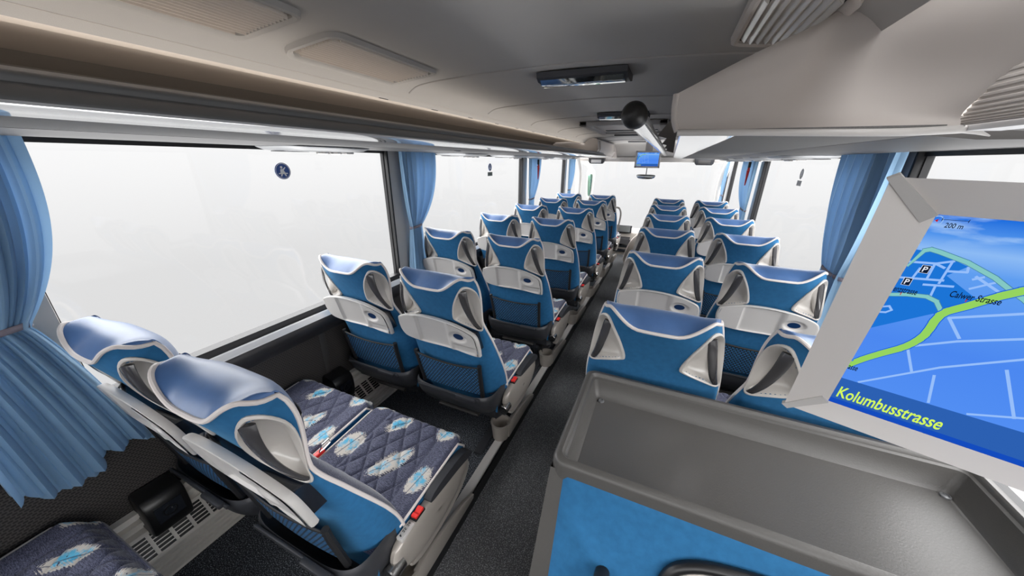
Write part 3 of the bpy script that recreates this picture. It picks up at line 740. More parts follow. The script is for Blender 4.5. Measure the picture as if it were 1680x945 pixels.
def make_front(parent):
    # leather head pad: saddle from the rear piping over to the front of the head
    def fn(u, v):
        th = -90+180*u; a = 2*u-1; zt_ = ztop(th); Pr = shell_pt(th, zt_)
        xx = Pr.x/.150; xx = max(-1, min(1, xx)); k = sstep(.35, 1.0, abs(xx))
        zf = -.500+.0*k; Pf = Vector((xx*(sh_w(-.500)-.0015), sh_f(-.500)+.045*(1-abs(xx)**3), zf))
        Pm1 = Vector((xx*.151, .000+.034*k, -.415+.010*k)); Pm2 = Vector((xx*(.165), .094-.024*k, -.388-.022*k))
        w = (1-v)**3, 3*v*(1-v)**2, 3*v*v*(1-v), v**3
        return tuple(Pr*w[0]+Pm1*w[1]+Pm2*w[2]+Pf*w[3])
    MB().grid(fn, 61, 22).build('head_pad', 'pad', parent, fix=False)
    # patterned front of the backrest
    def ff(u, v):
        a = 2*u-1; z = -.500+(-1.03+.500)*v
        e = sh_f(z); w = sh_w(z)-.0015
        bulge = .045-.015*sstep(0, .4, v)
        z2 = z; wing = .006*sstep(.45, .8, abs(a))*sstep(1.0, .86, abs(a))
        q = 0
        if abs(a) < .55:
            s1 = (a*w+z*.75)/.055; s2 = (a*w-z*.75)/.055
            q = -.005*(math.exp(-((s1-round(s1))/.12)**2)+math.exp(-((s2-round(s2))/.12)**2))
        y = e+bulge*(1-abs(a)**3)+wing+q
        return (a*w, y, z2)
    MB().grid(ff, 45, 60).build('backrest_cushion', 'backfab', parent, fix=False)
def make_piping(parent):
    pts = []
    zs = [SZ[0]+(ztop(90)-SZ[0])*i/40 for i in range(41)]
    for z in zs: pts.append(shell_pt(-90, z))
    for i in range(1, 36): th = -90+180*i/36; p = shell_pt(th, ztop(th)); pts.append(p+Vector((0, 0, .001)))
    for z in zs[::-1]: pts.append(shell_pt(90, z))
    MB().tube(pts, .0052, 8).build('piping', 'piping', parent)
def make_table(parent):
    def yb(z): return -.012+.24*(-.60-z)
    # outline in (x,z)
    out = catmull([(-.192, -.640), (-.180, -.626), (-.13, -.608), (-.06, -.599), (.02, -.600), (.10, -.612), (.165, -.634), (.190, -.655), (.197, -.700), (.196, -.742), (.186, -.752), (.10, -.744), (.02, -.741), (-.06, -.742), (-.13, -.738), (-.176, -.726), (-.194, -.69)], 3)
    m = MB(); n = len(out); vs = []
    cxx, czz = 0, -.675
    for (k, dy) in ((.985, .020), (1.0, .015), (1.0, .005), (.985, .001), (.955, .0)):
        for x, z in out: vs.append((cxx+(x-cxx)*k, yb(z)+dy, czz+(z-czz)*k))
    fs = [(j*n+i, j*n+(i+1) % n, (j+1)*n+(i+1) % n, (j+1)*n+i) for j in range(4) for i in range(n)]
    m.add(vs, fs)
    # face: grid with raised left field and cup field
    def inside_face():
        o2 = [(cxx+(x-cxx)*.955, czz+(z-czz)*.955) for x, z in out]
        # horizontal span at x: z limits
        return o2
    o2 = inside_face()
    def zlim(x):
        hits = []
        for i in range(n):
            a, b = o2[i], o2[(i+1) % n]
            if (a[0]-x)*(b[0]-x) <= 0 and abs(a[0]-b[0]) > 1e-9:
                t = (x-a[0])/(b[0]-a[0]); hits.append(a[1]+(b[1]-a[1])*t)
        return min(hits), max(hits)
    x0 = min(p[0] for p in o2)+.0004; x1 = max(p[0] for p in o2)-.0004
    CH = (.105, -.668)
    def fn(u, v):
        x = x0+(x1-x0)*u; lo, hi = zlim(x); z = lo+(hi-lo)*v; y = yb(z)
        y += .009*sstep(-.100, -.088, x)*sstep(.062, .045, x)*sstep(0, .04, v)*sstep(1, .96, v)   # recessed middle
        y -= .003*sstep(.06, .07, x)
        d = math.hypot((x-CH[0])/.030, (z-CH[1])/.019)
        y += .008*sstep(1.5, 1.05, d)
        y += .006*sstep(.07, .085, x)*sstep(-.705, -.712, z)*sstep(-.745, -.735, z)*sstep(.185, .17, x)
        return (x, y, z)
    m.grid(fn, 70, 34)
    t = m.build('folding_table', 'tray', parent, fix=False)
    m = MB(); m.add([(CH[0]+.024*cos(a), yb(CH[1]+.0145*sin(a))+.0045, CH[1]+.0145*sin(a)) for a in [2*pi*k/20 for k in range(20)]], [tuple(range(20))], 0, False)
    m.build('cup_recess', 'cup', t)
    m = MB(); bo = [(-.176, -.640), (-.06, -.612), (.06, -.612), (.178, -.646), (.185, -.732), (-.18, -.722)]
    m.add([(x, yb(z)+.017, z) for x, z in bo]+[(x, yb(z)+.060, z) for x, z in bo], [tuple(range(6)), tuple(range(11, 5, -1))]+[(q, (q+1) % 6, 6+(q+1) % 6, 6+q) for q in range(6)], 0, False)
    m.build('table_backing', 'darkgloss', parent)
def make_pocket(parent):
    def pp(x, z, o=0): return (x, sh_r(z)-.008-o, z)
    L_, R_, T, B = -.168, .168, -.835, -1.000
    m = MB()
    m.grid(lambda u, v: pp(L_+(R_-L_)*u, T+(B-T)*v - .010*sin(pi*u)*(1-v), .012+.010*sin(pi*u)*(1-v*.3)), 16, 10); pk = m.build('net_pocket', 'net', parent, fix=False)
    m = MB()
    m.tube([pp(L_, T+.012, .008), pp(L_+.006, T-.03, .010), pp(L_+.012, B-.01, .012)], .010, 8)
    m.tube([pp(R_, T+.012, .008), pp(R_-.002, T-.03, .010), pp(R_-.006, B-.01, .012)], .010, 8)
    m.tube([pp(L_+(R_-L_)*i/12, T-.010*sin(pi*i/12), .012+.010*sin(pi*i/12)) for i in range(13)], .0042, 8)
    m.build('pocket_frame', 'black', pk)
def make_shroud(parent):
    m = MB()
    sec = [(-.990, .212, .066), (-1.005, .216, .058), (-1.03, .217, .060), (-1.07, .216, .075), (-1.10, .212, .095), (-1.13, .196, .125), (-1.145, .17, .16)]
    def fn(u, v):
        i = v*(len(sec)-1); i0 = int(min(i, len(sec)-2)); fr = i-i0
        z, w, y = [sec[i0][k]+(sec[i0+1][k]-sec[i0][k])*fr for k in range(3)]
        th = radians(-90+180*u); s_ = sin(th); c_ = max(cos(th), 0)
        z += .012*sin(pi*u)*(1-v)*-1
        return (w*math.copysign(abs(s_)**.45, s_), y+.16*(1-c_**.35), z)
    m.grid(fn, 41, 16); m.build('rear_shroud', 'dark', parent, fix=False)
    m = MB(); m.box(-.165, .165, .052, .062, -1.012, -.998, .004); m.box(.05, .15, .040, .06, -1.008, -.992, .005)
    m.build('shroud_clip', 'dark', parent)
def make_cushion(parent):
    W_ = .214; YA, YB = .14, .628
    def ztopc(x, y):
        a = abs(x)/W_; t = (y-YA)/(YB-YA)
        z = -1.020+.030*t+.012*sstep(.55, .95, a)-.006
        z -= .045*sstep(.90, 1.0, t)**1.5
        z -= .012*sstep(.93, 1.0, a)
        if a < .62:
            s1 = (x+ (y-.39)*.62)/.072; s2 = (x-(y-.39)*.62)/.072
            g = math.exp(-((s1-round(s1))/.07)**2)+math.exp(-((s2-round(s2))/.07)**2)
            puff = abs(sin(pi*s1))*abs(sin(pi*s2))
            z += (-.0055*min(g, 1)+.005*puff)*sstep(.62, .54, a)*sstep(1, .93, t)
        g2 = math.exp(-((a-.62)/.03)**2); z -= .004*g2*sstep(1, .93, t)
        return z
    def fn(u, v):
        x = -W_+2*W_*u; y = YA+(YB-YA)*v
        cr_ = .035*sstep(.75, 1, abs(x)/W_)*v**6
        return (x, y-cr_, ztopc(x, y))
    m = MB(); m.grid(fn, 121, 121)
    # rounded nose of patterned cloth
    def nose(u, v):
        x = -W_+2*W_*u; cr_ = .035*sstep(.75, 1, abs(x)/W_); z0 = ztopc(x, YB)
        a = v*pi/2
        return (x, YB-cr_+.012*sin(pi*v)-.03*v*v, z0-(.085)*v)
    m.grid(nose, 121, 8)
    c = m.build('seat_cushion', 'cushion', parent, fix=False)
    # blue side bolsters
    m = MB()
    for sg in (1, -1):
        m.grid(lambda u, v: (sg*(W_+.004*sin(pi*v)-.006*v), YA+.08+(YB-.115-YA)*u - .02*v*u, ztopc(W_, YA+.08+(YB-YA-.08)*u)-.090*v), 24, 6)
    m.grid(lambda u, v: (-W_+2*W_*u, YA+.004, ztopc(-W_+2*W_*u, YA)-.09*v), 10, 4)
    m.box(-W_+.01, W_-.01, YA+.01, YB-.06, -1.12, -1.095)
    m.build('cushion_border', 'velvet', parent, fix=False)
    m = MB()
    for sg in (1, -1):
        pts = [(sg*W_, YA+(YB-.035-YA)*i/24, ztopc(W_, YA+(YB-YA)*i/24)+.001) for i in range(5, 25)]
        pts += [(sg*W_, YB-.035-.006*k, ztopc(W_, YB)-.02*k) for k in range(1, 5)]
        m = MB(); m.tube(pts, .0042, 8); m.build('cushion_piping', 'piping', parent)
def make_side(parent, sg):
    """aisle-side panel with buckle, pivot knob and folded armrest"""
    a, b = sg*.219, sg*.246
    out = catmull([(.178, -1.065), (.205, -1.040), (.27, -1.030), (.36, -1.031), (.45, -1.036), (.53, -1.046), (.577, -1.066), (.572, -1.105), (.51, -1.150), (.42, -1.176), (.34, -1.184), (.27, -1.178), (.21, -1.15), (.18, -1.11)], 3)
    m = MB(); n = len(out); cy_, cz_ = .38, -1.10; vs = []
    for (k, x) in ((.97, a), (1, a+sg*.006), (1, b-sg*.010), (.965, b-sg*.003), (.90, b), (.6, b+sg*.004), (.05, b+sg*.005)):
        for y, z in out: vs.append((x, cy_+(y-cy_)*k, cz_+(z-cz_)*k))
    fs = [(j*n+i, j*n+(i+1) % n, (j+1)*n+(i+1) % n, (j+1)*n+i) for j in range(6) for i in range(n)]; fs.append(tuple(range(n)))
    m.add(vs, fs); sp = m.build('side_panel', 'side', parent)
    m = MB(); lo = catmull([(.24, -1.175), (.34, -1.184), (.45, -1.165), (.57, -1.10), (.580, -1.125), (.53, -1.175), (.43, -1.205), (.33, -1.212), (.26, -1.20)], 3)
    m.prism(lo, 'x', a+sg*.002, b-sg*.006, bev=.004); m.build('lower_fairing', 'side', parent)
    m = MB(); m.box(min(a+sg*.001, a+sg*.025), max(a+sg*.001, a+sg*.025), .272, .318, -1.034, -1.024, .003); m.build('buckle_housing', 'blackplastic', sp)
    m = MB(); m.prism([(.276, -1.028), (.276, -1.017), (.286, -1.016), (.292, -1.020), (.306, -1.015), (.312, -1.016), (.312, -1.028)], 'x', a+sg*.004, a+sg*.023, bev=.0015); m.build('buckle_button', 'red', sp)
    m = MB(); m.lathe([(.0001, -.030), (.020, -.030), (.0235, -.027), (.0235, .018), (.018, .020)], (sg*.236, .185, -1.105), 'y', 20); m.build('pivot_knob', 'chrome', parent)
    m = MB(); m.prism(catmull([(.342, -1.030), (.36, -1.008), (.45, -1.004), (.54, -1.014), (.590, -1.045), (.584, -1.066), (.50, -1.052), (.40, -1.040)], 3), 'x', a+sg*.001, b+sg*.002, bev=.005); m.build('armrest', 'dark', parent)
def make_inner(parent, sg):
    m = MB(); m.box(min(sg*.215, sg*.230), max(sg*.215, sg*.230), .20, .55, -1.14, -1.06, .005); m.build('hinge_cover', 'dark', parent)
def make_under(parent):
    m = MB(); m.prism([(.13, -1.10), (.20, -1.12), (.58, -1.095), (.60, -1.115), (.55, -1.16), (.22, -1.19), (.15, -1.16)], 'x', -.205, .205, bev=.006); m.build('seat_pan', 'dark', parent)
    m = MB(); m.prism([(.17, -1.14), (.21, -1.14), (.19, -1.175), (.17, -1.175)], 'x', -.012, .012, bev=.002)
    fr = m.build('footrest_arm', 'dark', parent)
    m = MB(); m.prism(catmull([(.145, -1.174), (.165, -1.168), (.205, -1.172), (.21, -1.182), (.175, -1.184), (.15, -1.184)], 3), 'x', -.125, .105, bev=.003); m.build('footrest', 'service', fr)

def make_frame(parent, sg):
    m = MB(); x0, x1 = -.21, .21
    for yy in (.26, .50): m.box(x0, x1, yy-.02, yy+.02, -1.215, -1.185, .005)
    o = m.build('base_frame', 'dark', parent)
    m = MB(); e = sg*.11
    if not sg: return
    m.prism([(.24, -1.20), (.53, -1.20), (.46, -1.26), (.43, -1.37), (.58, -1.388), (.58, -1.399), (.12, -1.399), (.12, -1.388), (.31, -1.37), (.28, -1.26)], 'x', e-.02, e+.02, bev=.004); m.build('leg', 'dark', parent)
def make_seat(kind, table=True):
    root = bpy.data.objects.new('coach_seat', None); COL.objects.link(root)
    make_shell(root); make_ears(root); make_front(root); make_piping(root)
    if table: make_table(root); make_pocket(root)
    make_shroud(root); make_cushion(root); make_under(root)
    if kind == 'left_aisle': make_side(root, 1); make_frame(root, 1)
    elif kind == 'right_aisle': make_side(root, -1); make_frame(root, -1)
    else: make_inner(root, 1); make_frame(root, 0)
    return root
def copy_tree(o, parent=None):
    c = o.copy(); COL.objects.link(c); c.parent = parent
    for ch in list(o.children): copy_tree(ch, c)
    return c
protos = {k: make_seat(k) for k in ('left_aisle', 'right_aisle', 'window')}
protos['right_plain'] = make_seat('right_aisle', False); protos['window_plain'] = make_seat('window', False)
used = set()
def place(kind, x, y, label, group):
    o = protos[kind] if kind not in used else copy_tree(protos[kind]); used.add(kind)
    # mesh coordinates keep the eye as origin height; the Empty marks the base
    o.location = (x, y, 0)
    tag(o, label, 'seat', group); return o
LY = [.256, 1.001, 1.757, 2.502, 3.232, 3.977, 4.707]
RY = [.992, 1.717, 2.449, 3.168, 3.902, 4.617]
LA, LW, RA, RW = -.785, -1.245, .038, .498
ordl = ['nearest row by the tied curtain', 'second row from the camera', 'third row from the camera', 'fourth row from the camera', 'fifth row from the camera', 'sixth row from the camera', 'front row']
ordr = ['nearest row just beyond the grey tray', 'second row from the camera', 'third row from the camera', 'fourth row from the camera', 'fifth row from the camera', 'front row']
G = 'blue coach seats in pairs'
for y, t in zip(LY, ordl):
    place('left_aisle', LA, y, 'blue coach seat on the left block, aisle side, %s' % t, G)
    place('window', LW, y, 'blue coach seat on the left block, window side, %s' % t, G)
for y, t in zip(RY, ordr):
    place('right_aisle' if y > 1 else 'right_plain', RA, y, 'blue coach seat on the right block, aisle side, %s' % t, G)
    place('window' if y > 1 else 'window_plain', RW, y, 'blue coach seat on the right block, window side, %s' % t, G)
place('window', LW, -.489, 'patterned seat whose cushion alone shows at the bottom left corner', G)
place('left_aisle', LA, -.489, 'seat behind the nearest left aisle seat, its cushion at the bottom picture edge', G)

# pair frames: cross tubes, aisle leg; cup holders; centre buckles
def cup_holder(x, y, sg, label):
    r = empty('cup_holder', (x, y, PZ), label, 'cup holder', 'grey holders on the podium edge')
    m = MB()
    # open ring cup, drawn as a belt with wall thickness, then a rising arm along the rail
    for (h0, h1) in ((.01, .105),):
        ro, ri, n = .050, .044, 28
        vs = []
        for (rr, z) in ((ro*.82, h0), (ro, h1), (ro+.003, h1+.003), (ri, h1+.003), (ri*.80, h0+.006), (.0001, h0+.006)):
            vs += [(rr*cos(2*pi*k/n), rr*1.05*sin(2*pi*k/n), z) for k in range(n)]
        fs = [(j*n+k, j*n+(k+1) % n, (j+1)*n+(k+1) % n, (j+1)*n+k) for j in range(5) for k in range(n)]
        m.add(vs, fs)
    m.build('cup', 'side', r)
    m = MB(); m.prism([(.0, .02), (.30, .012), (.37, .012), (.375, .03), (.30, .070), (.16, .095), (.04, .106), (.0, .106)], 'x', sg*.036-.003, sg*.036+.014, bev=.003); m.build('arm', 'side', r)
    return r
names = ['nearest pair', 'second pair', 'third pair', 'fourth pair', 'fifth pair', 'sixth pair', 'front pair']
for i, y in enumerate(LY):
    cup_holder(-.618, y+.275, 1, 'grey cup holder on the left podium edge by the %s' % names[i])

# buckle lying in the gap between the nearest left pair
r = empty('seat_belt_buckle', (-1.012, .57, -1.03), 'red seat belt buckle with steel tongue between the nearest left seats', 'buckle')
MB().box(-.010, .010, -.03, .02, -.02, .03, .004).build('buckle', 'red', r)
MB().tube([(.004, .0, .03), (.006, .015, .055), (.008, .04, .06), (.008, .045, .04), (.004, .02, .03)], .0025, 6, closed=True).build('tongue', 'chrome', r)

# armrest socket box on left wall rail
for i, y in enumerate([.27, 1.005, 1.75]):
    r = empty('power_socket', (XL+.03, y, -1.14), ['black power socket box on the left wall below the big curtain', 'black socket box on the left wall between the first and second rows', 'black socket box on the left wall beside the third row'][i], 'socket')
    MB().prism(catmull([(-.03, -.085), (.045, -.085), (.062, -.07), (.070, -.02), (.066, .035), (.050, .062), (.03, .068), (-.03, .068)], 3), 'y', -.055, .055, bev=.008).build('box', 'blackplastic', r)
    MB().prism([(.067, -.030), (.074, -.030), (.071, .030), (.064, .030)], 'y', -.036, .036, bev=.002).build('socket_plate', 'darkgloss', r)
    MB().lathe([(.0185, 0), (.0185, .004), (.015, .004), (.014, -.001), (.0001, -.001)], (.0715, 0, .0), 'x', 20).build('socket_well', 'blackplastic', r)
    MB().lathe([(.002, 0), (.002, .003), (.0001, .003)], (.0725, .006, .002), 'x', 8).build('pin', 'chrome', r)

# seat number label on the nearest aisle seat
def text_mb(mb, txt, fn, x, y, w, h, mi):
    """text mesh fitted into a box (x,y,w,h) of plane coordinates, fn maps (u,v) to 3D"""
    cu = bpy.data.curves.new('t', 'FONT'); cu.body = txt; cu.resolution_u = 3; cu.offset = .014
    ob = bpy.data.objects.new('t', cu); COL.objects.link(ob); dg = bpy.context.evaluated_depsgraph_get(); dg.update()
    me = bpy.data.meshes.new_from_object(ob.evaluated_get(dg))
    xs = [v.co.x for v in me.vertices]; ys_ = [v.co.y for v in me.vertices]
    bx0, bx1, by0, by1 = min(xs), max(xs), min(ys_), max(ys_)
    vs = [fn(x+(v.co.x-bx0)/(bx1-bx0)*w, y+(v.co.y-by0)/(by1-by0)*h) for v in me.vertices]
    mb.add(vs, [tuple(p.vertices) for p in me.polygons], mi, False)
    bpy.data.objects.remove(ob); bpy.data.meshes.remove(me)
r0 = [o for o in bpy.data.objects if o.name.startswith('coach_seat') and o.type == 'EMPTY' and abs(o.location.x-LA) < 1e-4 and abs(o.location.y-.256) < 1e-4][0]
m = MB(); m.box(.221, .243, .212, .266, -1.040, -1.0265, .001, 0)
lf = lambda u, v: (.224+ v*.85, .214+u, -1.0258)
text_mb(m, '25 26', lf, .016, .002, .034, .010, 1)
m.add([lf(.004, .004), lf(.010, .004), lf(.006, .012), lf(.003, .012)], [(0, 1, 2, 3)], 1, False)
m.build('number_label', ['tray', 'black'], r0)

# ------------------------------------------------------------------ cabinet with tray beyond the camera (right block)
r = empty('tray_cabinet', (0, 0, 0), 'blue upholstered cabinet topped by a large dark grey tray in the right foreground', 'cabinet')
TX0, TX1, TY0, TY1, TZ = -.155, .775, .590, 1.006, -.660
def rrect(x0, x1, y0, y1, R, n=6):
    o = []
    for (cx_, cy_, a0) in ((x1-R, y1-R, 0), (x0+R, y1-R, 90), (x0+R, y0+R, 180), (x1-R, y0+R, 270)):
        for k in range(n+1): a = radians(a0+90*k/n); o.append((cx_+R*cos(a), cy_+R*sin(a)))
    return o
m = MB(); rings = []
for (ins, z, R) in ((.004, -.76, .03), (.0, -.74, .03), (.0, -.672, .03), (.003, -.664, .028), (.008, -.660, .026), (.018, -.660, .022), (.022, -.664, .020), (.024, -.672, .018), (.030, -.676, .016), (.032, -.690, .016), (.040, -.725, .014), (.050, -.735, .012)):
    rings.append([(x, y, z) for x, y in rrect(TX0+ins, TX1-ins, TY0+ins, TY1-ins, R, 8)])
n = len(rings[0]); vs = [p for q in rings for p in q]
m.add(vs, [(j*n+i, j*n+(i+1) % n, (j+1)*n+(i+1) % n, (j+1)*n+i) for j in range(len(rings)-1) for i in range(n)])
m.add(rings[-1], [tuple(range(n))], 0, False)
tray = m.build('tray_top', 'trayp', r)
for x, y in ((-.092, .945), (-.092, .652), (.715, .945)):
    MB().lathe([(.010, 0), (.010, .004), (.006, .006), (.0055, .003), (.0001, .003)], (x, y, -.735), 'z', 16).build('bolt', 'rackgrey', tray)
# front: sloping frame and velvet panel facing the camera
def face(u, z, off=0):
    # plane leaning back toward the camera going down
    y = TY0+.003-.32*(-.70-z)*1.0
    return (u, y-off, z)
m = MB()
zt, zb = -.69, AZ+.0
xl = lambda z: TX0-.02*((-.69-z)/.5)
def P(x, z, o=0): return face(x, z, o)
m.add([P(TX0+.0, zt), P(TX1, zt), P(TX1, -1.15), P(TX0-.02, -1.15)], [(0, 1, 2, 3)], 0, False)
ybm = P(0, -1.15)[1]
m.add([(TX0-.02, ybm, -1.15), (TX1, ybm, -1.15), (TX1, ybm, AZ), (TX0-.02, ybm, AZ)], [(0, 1, 2, 3)], 0, False)
m.add([P(TX0, zt), P(TX0-.02, -1.15), (TX0-.02, ybm, AZ), (TX0-.02, TY1-.01, AZ), (TX0, TY1-.01, zt)], [(0, 1, 2, 3, 4)], 0, False)
m.add([(TX0, TY1-.01, zt), (TX1, TY1-.01, zt), (TX1, TY1-.01, AZ), (TX0-.02, TY1-.01, AZ)], [(0, 1, 2, 3)], 0, False)
m.add([(TX1, TY1-.01, zt), (TX1, ybm, AZ), (TX1, TY1-.01, AZ), P(TX1, zt), P(TX1, -1.15)], [(0, 2, 1, 4, 3)], 0, False)
m.build('body', 'trayp', r)
def vel(u, v):
    x = TX0+.034+(TX1-.02-TX0-.034)*u; z = -.690-.40*v
    e = min(u, 1-u, v, 1-v); o = .006*sstep(0, .02, e)
    o += .008*math.exp(-(((x+.065)-(-.81-z)*1.1)/.03)**2)*math.exp(-((z+.83)/.05)**2)
    return P(x, z, o)
MB().grid(vel, 60, 40).build('velvet_panel', 'velvet', r, fix=False)
hz = -.862
m = MB(); y = P(0, hz)[1]
m.tube([(.0, y+.02, hz-.02), (-.002, y-.045, hz+.008), (-.003, y-.075, hz+.002), (-.004, y-.10, hz-.06), (-.004, y-.10, hz-.16)], [.015, .017, .017, .015, .015], 14); m.build('grab_handle', 'blackplastic', r)
# porthole ring with rubber gasket
pc = [(.115, -.87), (.125, -.805), (.165, -.770), (.23, -.752), (.33, -.742), (.46, -.745), (.56, -.775), (.59, -.86), (.55, -.96), (.42, -1.0), (.25, -.99), (.14, -.95)]
pc = catmull(pc, 4); m = MB()
m.tube([P(x, z, .016) for x, z in pc], .012, 10, closed=True); g = m.build('gasket', 'blackplastic', r)
m = MB(); m.add([P(x, z, .013) for x, z in pc]+[P(.34+(x-.34)*.85, -.87+(z+.87)*.85, .030) for x, z in pc]+[P(.34, -.87, .034)], [(i, (i+1) % len(pc), len(pc)+(i+1) % len(pc), len(pc)+i) for i in range(len(pc))]+[(len(pc)+i, len(pc)+(i+1) % len(pc), 2*len(pc)) for i in range(len(pc))]); m.build('hatch_lid', 'bulk', r)

# ------------------------------------------------------------------ navigation screens
MT['s_sky'] = None
def screen_base():
    m = bpy.data.materials.new('map_sky_and_ground'); m.use_nodes = True; nt = m.node_tree; nt.nodes.clear(); L = nt.links.new
    o = N(nt, 'ShaderNodeOutputMaterial'); e = N(nt, 'ShaderNodeEmission'); L(e.outputs[0], o.inputs[0])
    t = N(nt, 'ShaderNodeTexCoord'); s = N(nt, 'ShaderNodeSeparateXYZ'); L(t.outputs['UV'], s.inputs[0])
    r_ = N(nt, 'ShaderNodeValToRGB'); L(s.outputs[1], r_.inputs[0]); c = r_.color_ramp
    st = [(0, srgb(86, 146, 244)), (.45, srgb(76, 136, 240)), (.80, srgb(96, 158, 240)), (.875, srgb(140, 186, 244)), (.93, srgb(80, 148, 236)), (1, srgb(26, 108, 220))]
    c.elements[0].position = 0; c.elements[0].color = st[0][1]; c.elements[1].position = 1; c.elements[1].color = st[-1][1]
    for p, col in st[1:-1]: k = c.elements.new(p); k.color = col
    n = N(nt, 'ShaderNodeTexNoise'); n.inputs['Scale'].default_value = 9; n.inputs['Detail'].default_value = 5; mp = N(nt, 'ShaderNodeMapping'); mp.inputs['Scale'].default_value = (1, 2.0, 1); L(t.outputs['UV'], mp.inputs[0]); L(mp.outputs[0], n.inputs[0])
    k1 = N(nt, 'ShaderNodeMapRange'); k1.inputs[1].default_value = .48; k1.inputs[2].default_value = .72; L(n.outputs[0], k1.inputs[0])
    k2 = N(nt, 'ShaderNodeMapRange'); k2.inputs[1].default_value = .88; k2.inputs[2].default_value = .93; L(s.outputs[1], k2.inputs[0])
    mm = N(nt, 'ShaderNodeMath', operation='MULTIPLY'); L(k1.outputs[0], mm.inputs[0]); L(k2.outputs[0], mm.inputs[1])
    mx = N(nt, 'ShaderNodeMix', data_type='RGBA'); L(mm.outputs[0], mx.inputs[0]); L(r_.outputs[0], mx.inputs[6]); mx.inputs[7].default_value = srgb(170, 206, 248); L(mx.outputs[2], e.inputs[0])
    e.inputs[1].default_value = 1.0; return m
MT['s_sky'] = screen_base()
for k, c in dict(s_dark=(28, 116, 214), s_band=(44, 96, 178), s_band2=(20, 76, 190), s_white=(150, 190, 250), s_teal=(132, 200, 196), s_tealed=(70, 130, 160), s_green=(150, 212, 96), s_blue=(24, 96, 214), s_text=(14, 26, 50), s_lime=(214, 250, 92), s_halo=(236, 240, 250), s_red=(190, 26, 30), s_ring=(150, 190, 240)).items():
    MT[k] = emis(k.replace('s_', 'screen_'), srgb(*c), 1.0)
SM = ['s_sky', 's_dark', 's_band', 's_band2', 's_white', 's_teal', 's_tealed', 's_green', 's_blue', 's_text', 's_lime', 's_halo', 's_red', 's_ring']
I = {k: i for i, k in enumerate(SM)}
def make_screen(name, Wd, Hh, fn, parent, shift=0):
    """fn(u, v, lift) -> 3D"""
    m = MB(); lay = [0]
    def poly(P_, mi, lift): m.add([fn(min(max(a, 0), Wd), min(max(b, 0), Hh), lift) for a, b in P_], [tuple(range(len(P_)))], I[mi], False)
    def road(pts, w, mi, lift, asp=.55):
        # ribbon clipped at the frame
        for i in range(len(pts)-1):
            (x0, y0), (x1, y1) = pts[i], pts[i+1]; dx, dy = x1-x0, y1-y0; l = math.hypot(dx, dy) or 1; nx, ny = -dy/l*w, dx/l*w; ex, ey = dx/l*w*.5, dy/l*w*.5
            poly([(x0+nx*asp*1.3-ex, y0+ny-ey), (x1+nx*asp*1.3+ex, y1+ny+ey), (x1-nx*asp*1.3+ex, y1-ny+ey), (x0-nx*asp*1.3-ex, y0-ny-ey)], mi, lift)
    poly([(0, 0), (Wd, 0), (Wd, Hh), (0, Hh)], 's_sky', 0)
    l1 = .00012
    poly([(0, .2157), (.0067, .2155), (.0149, .2145), (.0344, .2059), (.0261, .1945), (.0509, .1759), (.036, .156), (0, .121)], 's_dark', l1)
    whites = [[(0, .2030), (.0159, .2046), (.0251, .2093)], [(.0159, .2046), (.0222, .2016)], [(.0157, .2034), (.0164, .1882)], [(.0244, .2078), (.0248, .1857)], [(0, .1855), (.0261, .1892)], [(.0166, .182), (.0336, .1848)], [(.0237, .183), (.0248, .1707)], [(.0257, .199), (.0358, .2006), (.0346, .2053)], [(.043, .1853), (.0531, .1947)], [(.0412, .1947), (.0458, .1983)], [(.0418, .1977), (.0596, .1859)], [(.0088, .1981), (.0078, .1869)], [(0, .150), (.004, .152), (.007, .148), (.004, .144), (0, .143)]]
    for w in whites: road(w, .0011, 's_white', 2*l1)
    for w in [[(.0147, .0436), (.0592, .0935), (.0972, .1254), (.2, .16)], [(.0332, .1048), (.0449, .0786)], [(.0596, .0818), (.0688, .0449)], [(.0941, .1095), (.1198, .057)], [(.0349, .1118), (.0574, .1286), (.11, .158), (.2, .19)], [(.0956, .0452), (.1242, .0605), (.22, .10)], [(.0434, .152), (.057, .1324)], [(.0434, .152), (.0784, .1704), (.16, .20)], [(.15, .05), (.14, .19)], [(.22, .05), (.20, .2)]]: road(w, .0014, 's_white', 2*l1)
    t1 = [(0, .199), (.0052, .2158), (.0085, .2176), (.0143, .2161), (.0323, .2098), (.0513, .1993), (.0629, .1904), (.073, .1834), (.11, .15)]
    t2 = [(0, .1655), (.0106, .1686), (.0229, .1701), (.030, .167), (.0362, .1578)]
    for t in (t1, t2): road(t, .0024, 's_tealed', 3*l1); road(t, .0019, 's_teal', 4*l1)
    g = [(-.001, .064), (.0080, .0790), (.0179, .0928), (.030, .109), (.0365, .1277), (.0375, .1537), (.0482, .1682), (.0694, .1918), (.10, .210), (.16, .22)]
    g = catmull(g, 3, False)
    road(g, .0052, 's_blue', 5*l1); road(g, .0042, 's_green', 6*l1)
    poly([(0, 0), (Wd, 0), (Wd, .0455), (0, .0430)], 's_band', 7*l1); poly([(0, 0), (Wd, 0), (Wd, .008), (0, .008)], 's_band2', 7.5*l1)
    T = lambda s_, x, y, w, h, mi='s_text', lf=9: text_mb(m, s_, lambda u, v: fn(u, v, lf*l1), x, y, w, h, I[mi])
    T('Kolumbusstrasse', .004, .0115, .084, .0185, 's_lime')
    T('Calwer Strasse', .0345, .1745, .0290, .0068); T('enzstrasse', .0003, .1698, .0155, .0058); T('asse', .0003, .0590, .0078, .0060)
    T('200 m', .0078, .2390, .0102, .0046)
    poly([(.0045, .2458), (.0191, .2462), (.0191, .2466), (.0045, .2462)], 's_text', 9*l1); poly([(.0044, .2448), (.0048, .2448), (.0048, .2475), (.0044, .2475)], 's_text', 9*l1); poly([(.0189, .2450), (.0193, .2450), (.0193, .2478), (.0189, .2478)], 's_text', 9*l1)
